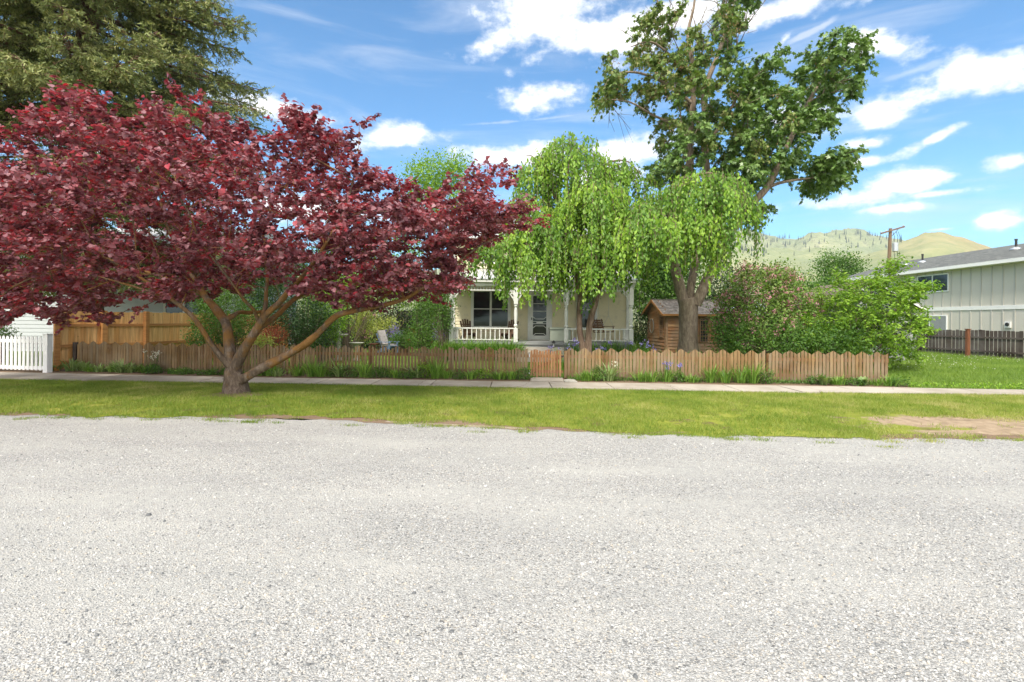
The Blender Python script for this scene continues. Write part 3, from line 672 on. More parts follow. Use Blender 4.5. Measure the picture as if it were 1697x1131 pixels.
n = 260000; x = RS.uniform(-15, 14.5, n); t = RS.uniform(0, 1, n); y0 = ev(C_GRAV, x) + rag(x) - .04; y1 = ev(C_WALK0, x) + .0; y = y0 + (y1 - y0) * t
keep = (vnoise(x, y, 1.1, 1) * .5 + vnoise(x, y, 5, 2) * .5 < RS.uniform(.62, .86, n)) & (patchd(x, y) > RS.uniform(.62, 1.35, n)); keep &= np.hypot(x + 6.07, y - 11.2) > .3
x, y, t = x[keep], y[keep], t[keep]; blades('verge_grass', x, y, .004 + .03 * np.sin(np.pi * t), .045 + .02 * vnoise(x, y, 2, 3), .0042, M['blade'])
n = 70000; x = RS.uniform(float(C_FENCE[0][-1]) + .1, 26, n); y = RS.uniform(12, 30, n); keep = (y > ev(C_WALK1, x) + .02) & (x < y * 1.04); x, y = x[keep], y[keep]
blades('side_grass', x, y, np.full(len(x), .016), .09 + .07 * vnoise(x, y, 1.2, 6), .006, M['blade_lush'])
n = 26000; x = RS.uniform(-12, 10.5, n); y = RS.uniform(15.2, 24, n); keep = y > ev(C_FENCE, x) + .4; x, y = x[keep], y[keep]
blades('garden_grass', x, y, np.full(len(x), .014), .07, .006, M['blade_lush'])
# tufts and weeds creeping into the gravel
n = 9000; xc = RS.uniform(-12, 12, 130); yc = ev(C_GRAV, xc) - np.abs(RS.normal(size=130)) * .28; i = RS.randint(0, 130, n); x = xc[i] + RS.normal(size=n) * .09; y = yc[i] + RS.normal(size=n) * .04
blades('gravel_weeds', x, y, np.zeros(n), .035, .004, M['blade'])
# clover flowers in the side lawn
n = 700; x = RS.uniform(13, 24, n); y = RS.uniform(18, 26, n); pos = np.stack([x, y, RS.uniform(.1, .16, n)], -1)[(x < y * 1.02) & (vnoise(x, y, .6, 8) > .5)]
v = leaves(pos, RS.normal(size=pos.shape), RS.normal(size=pos.shape) + [0, -1, 1], .03, QUAD); tag(np_mesh('clover_flowers', *v[:3], M['whiteflower'], rnd=v[3]), kind='stuff')
# loose stones standing proud of the gravel
def stones(n, x, y, s):
    T = np.array([[1, 0, 0], [-.5, .86, 0], [-.5, -.86, 0], [.4, .5, .55], [-.6, 0, .62], [.35, -.55, .5]]); fs = [[0, 1, 3], [1, 4, 3], [1, 2, 4], [2, 5, 4], [2, 0, 5], [0, 3, 5], [3, 4, 5]]
    a = RS.uniform(0, 6.28, n); st = s * RS.uniform(.6, 1.4, (n, 3)); Q = T[None] * st[:, None] * (1 + RS.uniform(-.25, .25, (n, 6, 3)))
    X = Q[..., 0] * np.cos(a)[:, None] - Q[..., 1] * np.sin(a)[:, None] + x[:, None]; Y = Q[..., 0] * np.sin(a)[:, None] + Q[..., 1] * np.cos(a)[:, None] + y[:, None]
    V = np.stack([X, Y, Q[..., 2]], -1).reshape(-1, 3); b = (np.arange(n) * 6)[:, None]; f = (np.array(fs).reshape(-1)[None] + b).reshape(-1); return V, f, np.full(n * 7, 3), np.repeat(RS.uniform(0, 1, n), 6)
mt, w, out = new_mat('loose_stone'); b = principled(w, out, .9, .2)
w.t.links.new(w.ramp(attr(w), st([(0, (.15, .155, .16)), (.2, (.36, .365, .365)), (.5, (.49, .485, .47)), (.8, (.60, .59, .57)), (.92, (.50, .44, .36)), (1, (.75, .75, .74))], .80)), b.inputs['Base Color']); M['stones'] = mt
n = 100000; u = RS.uniform(0, 1, n); y = 1.9 + (9.0 - 1.9) * u ** 1.35; x = RS.uniform(-1.06, 1.06, n) * y; k = (y < ev(C_GRAV, x) - .1) & (vnoise(x, y, 1.0, 21) * .6 + vnoise(x, y, 3.1, 22) * .4 > RS.uniform(.05, .62, n)); x, y = x[k], y[k]
v = stones(len(x), x, y, .0058 * np.exp(RS.normal(size=(len(x), 1)) * .35)); tag(np_mesh('gravel_stones', *v[:3], M['stones'], rnd=v[3]), kind='stuff')

# ------------------------------------------------------------------ hills
def sst(x): x = np.clip(x, 0, 1); return x * x * (3 - 2 * x)
R_FAR = ([-900, 300, 800, 1000, 1150, 1240, 1262, 1292, 1312, 1340, 1372, 1400, 1428, 1450, 1478, 1505, 1560, 1640, 1800, 2600], [470, 462, 452, 428, 398, 382, 387, 396, 400, 394, 390, 389, 388, 392, 399, 404, 412, 430, 450, 480])
R_MID = ([-900, 900, 1100, 1200, 1260, 1320, 1400, 1450, 1540, 2600], [500, 480, 440, 408, 412, 424, 421, 425, 440, 480])
R_NEAR = ([-900, 1250, 1360, 1430, 1470, 1505, 1530, 1560, 1590, 1620, 1660, 1720, 2600], [525, 470, 448, 437, 424, 408, 396, 391, 396, 407, 425, 445, 470])
def hz(px, tab): return (HY + (px - 848.5) * ROLL - np.interp(px, *tab)) / F
def terrain(px, D):
    X = (px - 848.5) / F * D
    g = vnoise(X, D, .006, 3) * .5 + vnoise(X, D, .014, 4) * .3 + vnoise(X, D, .035, 5) * .2 - .5
    far = hz(px, R_FAR) * 2700 * (sst((D - 1300) / 1400)); mid = hz(px, R_MID) * 1750 * sst((D - 650) / 1100); nr = hz(px, R_NEAR) * 1150 * sst((D - 350) / 800)
    nr = nr * (1 - .6 * sst((D - 1150) / 700)); mid = mid * (1 - .35 * sst((D - 1750) / 500))
    z = np.maximum(np.maximum(far, mid), nr); pl = .02 * np.clip(D - 230, 0, 900)
    am = 1 - .85 * np.maximum(sst(1 - abs(D - 2700) / 220), np.maximum(sst(1 - abs(D - 1750) / 150), sst(1 - abs(D - 1150) / 120)))
    return CAMZ - .5 + np.maximum(z, pl) * (1 + .34 * g * am * sst((D - 400) / 500))
xs = np.linspace(-500, 2300, 420); ds = np.concatenate([np.linspace(150, 640, 14), np.linspace(660, 3300, 150)])
PX, DD = np.meshgrid(xs, ds); Z = terrain(PX, DD); Z[0] = -.5; Z[-1] *= .5
V = np.stack([(PX - 848.5) / F * DD, DD, Z], -1).reshape(-1, 3); nx = len(xs); ny = len(ds); I = (np.arange(ny - 1)[:, None] * nx + np.arange(nx - 1)[None]).reshape(-1)
mt, w, out = new_mat('dry_grass_hillside'); b = principled(w, out, 1, .05); o = ocoord(w)
n1 = w.noise(o, .004, 7, .6); n2 = w.noise(o, .03, 6, .7)
col = w.ramp(w.math('ADD', w.math('MULTIPLY', n1, .6), w.math('MULTIPLY', n2, .4)), [(.36, (.15, .185, .09)), (.5, (.22, .245, .12)), (.64, (.34, .33, .18))])
spx = w.n('ShaderNodeSeparateXYZ'); w.t.links.new(o, spx.inputs[0])
br = w.math('MULTIPLY', w.mapr(spx.outputs[0], 560, 900), w.mapr(spx.outputs[1], 1400, 1000)); col = w.mix(w.math('MULTIPLY', br, w.mapr(n2, .4, .6, .3, .8)), col, (.36, .26, .145))
shr = w.mapr(w.noise(o, .04, 6, .8), .53, .62, 0, .75); col = w.mix(w.math('MULTIPLY', shr, w.mapr(spx.outputs[1], 1500, 2000)), col, (.10, .105, .07))
w.t.links.new(col, b.inputs['Base Color']); bump(w, b, n2, .8, 6)
tag(np_mesh('hills', V, np.stack([I, I + 1, I + 1 + nx, I + nx], -1).reshape(-1), np.full(len(I), 4), mt, smooth=True), kind='structure')
# pines on the hills: found by looking along the ray to the hillside
def on_hill(px, py):
    D = np.linspace(700, 3200, 2500); zr = PV(np.full(2500, px), np.full(2500, py), D)[:, 2]; zt = terrain(np.full(2500, px), D); k = np.nonzero(zt >= zr)[0]
    if len(k) == 0: k = [int((zt - zr).argmax())]
    d = D[k[0]]; return np.array([(px - 848.5) / F * d, d, terrain(np.array([px]), np.array([d]))[0] - .5])
hp = []
rs = np.random.RandomState(5)
ridge = [1274, 1288, 1291, 1297, 1322, 1326, 1330, 1343, 1365, 1369, 1384, 1398, 1401, 1416, 1419, 1421, 1424, 1436, 1439, 1442, 1445, 1449, 1453, 1458, 1462, 1468, 1480, 1486, 1492]
for p in ridge: hp.append((p, np.interp(p, *R_FAR) + .6))
for c, s, k in (((1244, 418), (9, 4), 16), ((1264, 417), (4, 6), 9), ((1302, 407), (4, 1.5), 7), ((1272, 402), (8, 2), 7), ((1222, 409), (6, 5), 6), ((1258, 410), (16, 6), 9), ((1432, 402), (18, 5), 12), ((1460, 403), (9, 5), 8), ((1330, 410), (14, 2), 4), ((1414, 411), (3, 3), 2), ((1350, 404), (30, 3), 6), ((1245, 396), (16, 5), 7), ((1290, 393), (20, 3), 5)):
    for _ in range(k): hp.append((c[0] + rs.normal() * s[0], c[1] + rs.normal() * s[1]))
hp += [(1340.5, 418.5), (1315, 424.5), (1403, 421)]
def pine_mesh():
    V = []; f = []; t = []; v, a, b_ = frusta(np.array([[0, 0, 0.]]), np.array([[0, 0, 7.]]), [.45], [.2], 5); parts = [(v, a, b_)]
    for k in range(10):
        z = 2.2 + k * 1.15; r = 2.6 * (1 - k / 11.5) * rs.uniform(.75, 1.1); n = 9; an = np.arange(n) * 2 * np.pi / n; rr = r * rs.uniform(.55, 1.15, n)
        ring = np.stack([np.cos(an) * rr, np.sin(an) * rr, np.full(n, z) - rs.uniform(0, .7, n)], -1); v = np.concatenate([ring, [[rs.uniform(-.2, .2), 0, z + 2.4]]]); fl = []
        for i in range(n): fl += [i, (i + 1) % n, n]
        parts.append((v, np.array(fl), np.full(n, 3)))
    return join(parts)
M['pine'] = paint('hill_pine_foliage', (.035, .055, .035), .9, .4, .5, .1)
for k, (px, py) in enumerate(hp):
    if k == 0: v = pine_mesh(); first = np_mesh('hillside_pine', v[0], v[1], v[2], M['pine']); o = first
    else: o = first.copy(); COL.objects.link(o)
    o.location = on_hill(px, py); s = rs.uniform(.85, 1.55) * max(.62, o.location.y / 2300); o.scale = (s * 1.05, s * 1.05, s * rs.uniform(.95, 1.5)); o.rotation_euler = (0, 0, rs.uniform(0, 6))
    lone = k >= len(hp) - 3
    tag(o, ['lone dark pine standing on the pale lower slope in the middle of the hills', 'small lone pine low on the left part of the slope', 'lone pine low on the slope just left of the pole'][k - len(hp) + 3] if lone else ('dark pine standing on the far hill ridge against the sky' if k < len(ridge) else 'dark pine on the face of the pale green hill among scattered pines'), 'pine tree', 'pines scattered over the hills')
# ------------------------------------------------------------------ fences
def fence_x(px):      # point on the picket-fence line under a photo column
    xs = np.linspace(C_FENCE[0][0] - 1, C_FENCE[0][-1] + 1, 4000); ys = ev(C_FENCE, xs); cols = 848.5 + F * (xs + ROLL * (0 - CAMZ)) / ys; i = int(np.abs(cols - px).argmin()); return xs[i]
def pick_run(root, x0, x1, panel_every=2.45, gapf=lambda s: .016, top=.86, name='picket_panel', mat=None, per=.385, phase=0, bottom=.04, posts=True, rails=True, rail_h=(.22, .66), zig=.145):
    mat = mat or M['picket']; n = max(1, round((x1 - x0) / panel_every)); L = (x1 - x0) / n; pitch = per / 4
    for k in range(n):
        a, b_ = x0 + k * L, x0 + (k + 1) * L; mb = MB(); x = a + .01
        while x < b_ - .03:
            g = gapf(x); w_ = min(pitch - g, b_ - x) * random.uniform(.94, 1.03); tilt = random.gauss(0, .004)
            def zt(s): ph = ((s - x0 + phase) / per) % 1; return top + zig * (.5 - abs(ph - .5)) * 2 * .9 - zig * .5
            xa, xb = x, x + w_; jit = random.gauss(0, .007); y = float(ev(C_FENCE, x)) + random.gauss(0, .003); bz = bottom + random.uniform(-.015, .02)
            ph = ((x - x0 + phase) / per) % 1; mb.cur = random.random(); T = .018
            va = [(xa, y, bz), (xb, y, bz), (xb + tilt, y, zt(xb) + jit), (xa + tilt, y, zt(xa + .0001) + jit)]
            mb.add(va + [(p[0], p[1] + T, p[2]) for p in va], [(0, 1, 2, 3), (7, 6, 5, 4), (0, 4, 5, 1), (1, 5, 6, 2), (2, 6, 7, 3), (3, 7, 4, 0)]); x += pitch
        mb.build(name, mat, root, True)
        if rails:
            for h in rail_h: r_ = MB(); r_.beam((a, float(ev(C_FENCE, a)) + .042, h), (b_ - .004, float(ev(C_FENCE, b_)) + .042, h), .036, .085, rnd=random.random()); r_.build('rail', M['gatewood'], root, True)
        if posts: p_ = MB(); p_.box((a + .06, float(ev(C_FENCE, a)) + .108, .40), (.09, .09, .82), 0, random.random()); p_.build('post', M['gatewood'], root, True)
XA, XG0, XG1, XS, XE = fence_x(127), fence_x(877.5), fence_x(933.5), fence_x(1271), fence_x(1474)
gf = lambda x: .034 if fence_x(520) < x < fence_x(690) else (.022 if x < fence_x(850) else .016)
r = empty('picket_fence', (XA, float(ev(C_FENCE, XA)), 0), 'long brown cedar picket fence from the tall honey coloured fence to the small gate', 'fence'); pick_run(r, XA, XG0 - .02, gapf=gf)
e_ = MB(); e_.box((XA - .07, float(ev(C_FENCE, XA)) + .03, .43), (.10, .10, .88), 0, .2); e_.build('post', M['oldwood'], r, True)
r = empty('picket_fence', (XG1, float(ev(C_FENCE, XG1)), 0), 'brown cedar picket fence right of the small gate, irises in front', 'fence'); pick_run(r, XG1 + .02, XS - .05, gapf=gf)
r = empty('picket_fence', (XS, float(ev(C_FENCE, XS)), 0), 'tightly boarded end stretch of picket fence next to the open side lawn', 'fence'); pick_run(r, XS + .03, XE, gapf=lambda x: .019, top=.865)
e_ = MB(); e_.box((XE - .04, float(ev(C_FENCE, XE)) + .11, .40), (.09, .09, .82), 0, .9); e_.build('post', M['gatewood'], r, True)
r = empty('picket_gate', ((XG0 + XG1) / 2, float(ev(C_FENCE, XG0)), 0), 'small orange brown picket gate in front of the screen door', 'gate')
pick_run(r, XG0 + .01, XG1 - .01, gapf=lambda x: .02, top=.83, name='picket_panel', mat=M['gatewood'], posts=False, bottom=.07, zig=.07, per=.33)
mb = MB(); yg = float(ev(C_FENCE, XG0)) + .062; mb.beam((XG0 + .05, yg, .24), (XG1 - .05, yg, .64), .03, .08); mb.build('brace', M['gatewood'], r, True)
for h in (.20, .68): mb = MB(); mb.box((XG0 - .005, yg - .085, h), (.035, .02, .09)); mb.build('hinge', M['steel'], r, True)
mb = MB(); mb.box((XG1 - .03, yg - .09, .66), (.09, .03, .05)); mb.tube([(XG1 - .05, yg - .1, .66), (XG1 - .05, yg - .13, .66)], .012); mb.build('latch', M['black'], r, True)

# white vinyl fence at the left edge
a = G(-160, 611); b_ = G(83, 618.5); r = empty('white_fence', b_, 'white vinyl picket fence at the left edge beside the honey cedar fence', 'fence')
d = (b_ - a) / np.linalg.norm(b_ - a); Lf = np.linalg.norm(b_ - a); rz = math.atan2(d[1], d[0])
mb = MB(); k = 0; s = .12
while s < Lf - .2: p = a + d * s; mb.box((p[0], p[1], .56), (.085, .022, .98), rz); mb.box((p[0], p[1], 1.06), (.055, .02, .03), rz); s += .147
mb.build('picket_panel', M['vinyl'], r, True)
for h in (.14, .93): mb = MB(); mb.beam((a[0], a[1] + .03, h), (b_[0] - .1 * d[0], b_[1] + .03, h), .035, .10); mb.build('rail', M['vinyl'], r, True)
for s in (Lf - .1, Lf - 2.6):
    p = a + d * s; mb = MB(); mb.box((p[0], p[1] + .01, .57), (.155, .155, 1.14), rz); mb.box((p[0], p[1] + .01, 1.15), (.18, .18, .025), rz); mb.build('post', M['vinyl'], r, True)
mb = MB(); p = a; 
# tall honey-coloured privacy fence running back
def tall_fence(root, pts, H, bw, gap, mat, railm, postm, seed, rails=(.3, .75, 1.42), post_at=None, rail_front=True, dog=0, post_w=.1, jit=.01):
    rr = random.Random(seed)
    for k in range(len(pts) - 1):
        a = np.array(pts[k], float); b_ = np.array(pts[k + 1], float); L = np.linalg.norm(b_ - a); d = (b_ - a) / L; nrm = np.array([d[1], -d[0], 0]); rz = math.atan2(d[1], d[0]); mb = MB(); s = bw / 2
        if nrm[1] > 0: nrm = -nrm
        while s < L:
            p = a + d * s; h = H + rr.gauss(0, jit); c = rr.random(); w_ = bw - gap; vs = []
            mb.cur = c; pr = [(-w_ / 2, .03), (w_ / 2, .03), (w_ / 2, h - dog), (w_ / 2 - dog * .8, h), (-w_ / 2 + dog * .8, h), (-w_ / 2, h - dog)] if dog else [(-w_ / 2, .03), (w_ / 2, .03), (w_ / 2, h), (-w_ / 2, h)]
            mb.prism(pr, lambda u, z, t: (p[0] + d[0] * u + nrm[0] * t, p[1] + d[1] * u + nrm[1] * t, p[2] + z), -.02); s += bw
        mb.build('board_panel', mat, root, True)
        for h in rails:
            q = nrm * .025; mb = MB(); mb.beam(a + q + [0, 0, h], b_ + q - d * .01 + [0, 0, h], .045, .09, rnd=rr.random()); mb.build('rail', railm, root, True)
    for k, a in enumerate(pts):
        if post_at is None or k in post_at:
            nx = pts[min(k + 1, len(pts) - 1)]; pv = pts[max(k - 1, 0)]; d = unit(np.array(nx, float) - np.array(pv, float)); mb = MB(); nrm = np.array([d[1], -d[0], 0]); nrm = nrm if nrm[1] < 0 else -nrm
            p = np.array(a) + nrm * .075; mb.box((p[0], p[1], H / 2 + p[2] + .01), (post_w, post_w, H + .04), math.atan2(d[1], d[0]), rr.random()); mb.build('post', postm, root, True)
p0 = G(92, 615.5); pa = P(240, 525, 17.7); pc = P(339, 526, 20.4); pts = [(p0[0], p0[1], 0), (pa[0], pa[1], 0), (pc[0], pc[1], 0), (pc[0] + 1.9, pc[1] + 3.0, 0)]
pts = [pts[0], tuple((np.array(pts[0]) + np.array(pts[1])) / 2), pts[1], pts[2], pts[3]]
r = empty('privacy_fence', pts[0], 'tall honey coloured cedar fence with orange rails running back from the white fence', 'fence'); tall_fence(r, pts, 1.84, .15, .004, M['privacy'], M['rail_wood'], M['rail_wood'], 3, (.26, .76, 1.4), post_w=.13)
# dark fence behind the garden, and the dark weathered one on the right
q0 = P(660, 520, 31); q1 = P(760, 520, 30); r = empty('board_fence', (q0[0], q0[1], 0), 'dark weathered board fence at the back of the garden left of the porch', 'fence')
tall_fence(r, [(q0[0], q0[1], 0), (q1[0], q1[1], 0)], 2.2, .17, .02, M['oldwood'], M['oldwood'], M['oldwood'], 5)
g0 = G(1523, 584.5); g1 = G(1760, 601.5); r = empty('board_fence', g0, 'dark weathered board fence with gaps in front of the green grey apartment building', 'fence')
mid = [g0 + (g1 - g0) * t for t in (0, .25, .5, .75, 1.0)]; tall_fence(r, [tuple(v) for v in mid], 1.36, .2, .035, M['oldwood'], M['oldwood'], M['oldwood'], 9, (.3, 1.0), post_at=[0, 4], dog=.02, jit=.02)
pr = G(1602, 592); mb = MB(); mb.box((pr[0] - .03, pr[1] - .09, .70), (.15, .13, 1.40), 0, .5); mb.box((pr[0] - .03, pr[1] - .09, 1.42), (.20, .18, .04)); mb.build('post', M['redpost'], r, True)

# ------------------------------------------------------------------ main house
def siding(mb, x0, x1, z0, z1, y, step=.145, face=-1, out=.036):
    z = z0
    while z < z1 - .01:
        zt = min(z + step, z1); mb.add([(x0, y + face * out, z), (x1, y + face * out, z), (x1, y, zt), (x0, y, zt), (x0, y, z), (x1, y, z)], [(0, 1, 2, 3), (4, 5, 1, 0)]); z += step
def siding_x(mb, y0, y1, z0, z1, x, step=.115, face=1, out=.016):
    z = z0
    while z < z1 - .01:
        zt = min(z + step, z1); q = [(x + face * out, y0, z), (x + face * out, y1, z), (x, y1, zt), (x, y0, zt), (x, y0, z), (x, y1, z)]; mb.add(q, [(0, 1, 2, 3), (4, 5, 1, 0)]); z += step
HO = P(748, 530, 21.85); HO[2] = 0
H = empty('farmhouse', HO, 'cream two storey farmhouse with white turned porch posts and white metal porch roof', 'house', rz=-.03)
FZ = .75
mb = MB(); mb.bx(-.2, 7.85, 2.05, 9.5, .2, 5.6)
siding(mb, -.2, 7.85, FZ, 5.6, 2.05); siding_x(mb, 2.05, 9.5, .2, 5.6, 7.85); siding_x(mb, 2.05, 9.5, .2, 5.6, -.2, face=-1); mb.build('wall', M['cream'], H)
for x in (-.26, 7.8): mb = MB(); mb.bx(x, x + .13, 1.98, 2.12, FZ, 5.6); mb.build('corner_board', M['white'], H)
mb = MB(); A, B_, C_, D_ = (-.7, 1.5, 5.6), (8.35, 1.5, 5.6), (8.35, 10, 5.6), (-.7, 10, 5.6); E_, F_ = (2.4, 5.7, 7.5), (5.3, 5.7, 7.5)
mb.add([A, B_, C_, D_, E_, F_], [(0, 1, 5, 4), (1, 2, 5), (2, 3, 4, 5), (3, 0, 4)]); mb.bx(-.7, 8.35, 1.5, 10, 5.42, 5.59); mb.build('roof', M['metal_roof'], H)
def window(root, x0, x1, z0, z1, y, frame=.09, sash=True, curtain=0, mat=None, nm='window', gm='glass', mull=None, xt=.12):
    mt = mat or M['white']; mb = MB(); f = frame
    mb.bx(x0 - f, x0, y - .05, y, z0, z1); mb.bx(x1, x1 + f, y - .05, y, z0, z1); mb.bx(x0 - f - .02, x1 + f + .02, y - .06, y, z1, z1 + xt); mb.bx(x0 - f - .03, x1 + f + .03, y - .08, y, z0 - .06, z0)
    for q in (mull or []): mb.bx(q - .045, q + .045, y - .048, y, z0, z1)
    o = mb.build(nm, mt, root); g = MB(); g.bx(x0, x1, y - .022, y - .019, z0, z1); g.build('pane', M[gm], o)
    if sash: s_ = MB(); zm = z0 + (z1 - z0) * sash; s_.bx(x0, x1, y - .04, y - .024, zm - .02, zm + .02); s_.build('sash', mt, o)
    return o
window(H, .74, 2.33, 1.38, 2.99, 2.03, mull=[1.535], sash=.5, frame=.13)
window(H, 5.62, 6.35, 1.38, 2.99, 2.03, sash=.5, frame=.12)
for x in (1.2, 5.0): window(H, x, x + .8, 4.35, 5.2, 2.03, sash=.5)
# screen door
mb = MB(); mb.bx(3.26, 3.38, 1.97, 2.02, FZ, 2.92); mb.bx(4.24, 4.38, 1.97, 2.02, FZ, 2.92); mb.bx(3.24, 4.40, 1.96, 2.02, 2.92, 3.04); o = mb.build('door_frame', M['white'], H)
dr = MB(); dr.bx(3.38, 3.50, 1.955, 2.0, FZ + .03, 2.9); dr.bx(4.12, 4.24, 1.955, 2.0, FZ + .03, 2.9); dr.bx(3.5, 4.12, 1.955, 2.0, FZ + .03, FZ + .22); dr.bx(3.5, 4.12, 1.955, 2.0, 2.8, 2.9)
door = dr.build('screen_door', M['white'], H)
g = MB(); g.bx(3.5, 4.12, 1.985, 1.99, FZ + .2, 2.82); g.build('screen', M['glass'], door)
f = MB()
for z in (2.45, 2.1): f.bx(3.5, 4.12, 1.965, 1.985, z - .012, z + .012)
for zc in (1.62, 1.0 + .52): f.bx(3.5, 4.12, 1.965, 1.985, zc - .014, zc + .014)
for (zc, s) in ((1.74, 1), (1.42, -1), (1.06, -1)):
    f.beam((3.5, 1.975, zc + s * .1), (3.62, 1.975, zc), .02, .025); f.beam((4.12, 1.975, zc + s * .1), (4.0, 1.975, zc), .02, .025); f.bx(3.6, 4.02, 1.965, 1.985, zc - .012, zc + .012)
f.bx(3.66, 3.96, 1.965, 1.985, 1.545, 1.60); f.build('fretwork', M['white'], door)
g = MB(); g.bx(3.52, 4.1, 1.992, 1.996, 2.15, 2.42); g.bx(3.52, 4.1, 1.992, 1.996, 1.76, 2.06); g.bx(3.52, 4.1, 1.992, 1.996, 1.08, 1.38)
k = MB(); k.lathe((3.44, 1.93, 1.75), [(.012, -.06), (.02, -.04), (.02, .04), (.012, .06)], 8); k.build('handle', M['black'], door)
# porch
mb = MB(); mb.bx(-.12, 7.78, -.1, 2.03, FZ - .1, FZ); mb.build('porch_floor', M['deck_grey'], H)
mb = MB(); mb.bx(-.05, 7.7, -.04, .0, .0, FZ - .1); mb.bx(7.66, 7.7, 0, 2.0, 0, FZ - .1); mb.build('porch_skirt', M['deck_grey'], H)
TOPZ = 3.12
def post(x, y=0.0):
    p = MB(); w_ = .085; p.bx(x - w_, x + w_, y - w_, y + w_, FZ, FZ + .58); p.bx(x - w_, x + w_, y - w_, y + w_, 2.35, TOPZ)
    p.lathe((x, y, 0), [(.08, 1.33), (.045, 1.35), (.045, 1.37), (.08, 1.42), (.085, 1.45), (.075, 1.49), (.045, 1.52), (.06, 1.56), (.075, 1.75), (.078, 1.95), (.07, 2.12), (.05, 2.2), (.05, 2.22), (.08, 2.27), (.08, 2.3), (.055, 2.32), (.08, 2.36)], 16)
    return p.build('porch_post', M['white'], H)
PXs = (0, 2.75, 4.89, 7.62)
for x in PXs: post(x)
def bracket(x, s, y=0.0, ax='x'):
    p = MB(); pts = []
    for k in range(9): a = math.pi / 2 * k / 8; pts.append((x + s * (.085 + .30 - .26 * math.cos(a) - .04), y, 2.95 - .30 * (1 - math.sin(a)) - .02))
    prof = [(pts[i][0], pts[i][2]) for i in range(9)]
    for i in range(8): p.beam((prof[i][0], y, prof[i][1]), (prof[i + 1][0], y, prof[i + 1][1]), .03, .035)
    p.beam((x + s * .085, y, 2.55), (x + s * .2, y, 2.72), .03, .05); p.beam((x + s * .2, y, 2.72), (x + s * .36, y, 2.9), .03, .04)
    p.beam((x + s * .085, y, 2.90), (x + s * .40, y, 2.90), .03, .04); p.beam((x + s * .1, y, 2.5), (x + s * .1, y, 2.9), .03, .03)
    p.lathe((x + s * .2, y, 2.80), [(.03, -.03), (.04, 0), (.03, .03)], 8); return p.build('bracket', M['white'], H)
for i, x in enumerate(PXs):
    if i > 0: bracket(x, -1)
    if i < 3: bracket(x, 1)
# frieze of little spindles
for i in range(3):
    a, b_ = PXs[i] + .085, PXs[i + 1] - .085; p = MB(); p.bx(a, b_, -.03, .03, 2.925, 2.965); p.bx(a, b_, -.03, .03, 3.10, 3.13); n = int((b_ - a) / .125)
    for k in range(1, n): x = a + (b_ - a) * k / n; p.bx(x - .018, x + .018, -.018, .018, 2.965, 3.10)
    p.build('spindle_frieze', M['white'], H)
p = MB(); p.bx(-.2, 7.82, -.1, .1, 3.13, 3.28); p.bx(-.35, 7.97, -.26, -.22, 3.28, 3.40); p.bx(-.35, 7.97, -.22, 2.03, 3.28, 3.30); p.bx(-.2, -.1, -.1, 2.0, 3.13, 3.28); p.bx(7.72, 7.82, .1, 2.0, 3.13, 3.28); p.build('porch_beam', M['white'], H)
p = MB(); n = 42
for k in range(n):
    a = -.38 + 8.4 * k / n; b_ = a + 8.4 / n; c = a + .03
    p.add([(a, -.3, 3.42), (b_, -.3, 3.42), (b_, 2.03, 4.05), (a, 2.03, 4.05)], [(0, 1, 2, 3)]); p.add([(a, -.3, 3.43), (c, -.3, 3.455), (c, 2.03, 4.085), (a, 2.03, 4.06)], [(0, 1, 2, 3)]); p.add([(c, -.3, 3.455), (c + .02, -.3, 3.43), (c + .02, 2.03, 4.06), (c, 2.03, 4.085)], [(0, 1, 2, 3)])
p.bx(-.38, 8.02, -.3, -.27, 3.39, 3.42); p.build('porch_roof', M['metal_roof'], H)
def railing(a, b_, axis='x', y=0.0):
    p = MB(); n = int((b_ - a) / .19)
    if axis == 'x':
        p.bx(a, b_, y - .04, y + .04, 1.30, 1.35); p.bx(a, b_, y - .03, y + .03, .82, .86)
        for k in range(1, n): x = a + (b_ - a) * k / n; p.bx(x - .02, x + .02, y - .02, y + .02, .86, 1.30)
    else:
        x0 = y; p.bx(x0 - .04, x0 + .04, a, b_, 1.30, 1.35); p.bx(x0 - .03, x0 + .03, a, b_, .82, .86)
        for k in range(1, n): q = a + (b_ - a) * k / n; p.bx(x0 - .02, x0 + .02, q - .02, q + .02, .86, 1.30)
    return p.build('railing', M['white'], H)
railing(.085, 2.665); railing(4.975, 7.535); railing(.09, 1.95, 'y', 0.0); railing(.09, 1.95, 'y', 7.62)
p = MB(); p.bx(3.0, 4.78, -.5, -.1, 0, .55); p.bx(2.9, 4.86, -.9, -.5, 0, .36); p.bx(2.8, 4.95, -1.3, -.9, 0, .18); p.build('front_steps', M['concrete'], H)

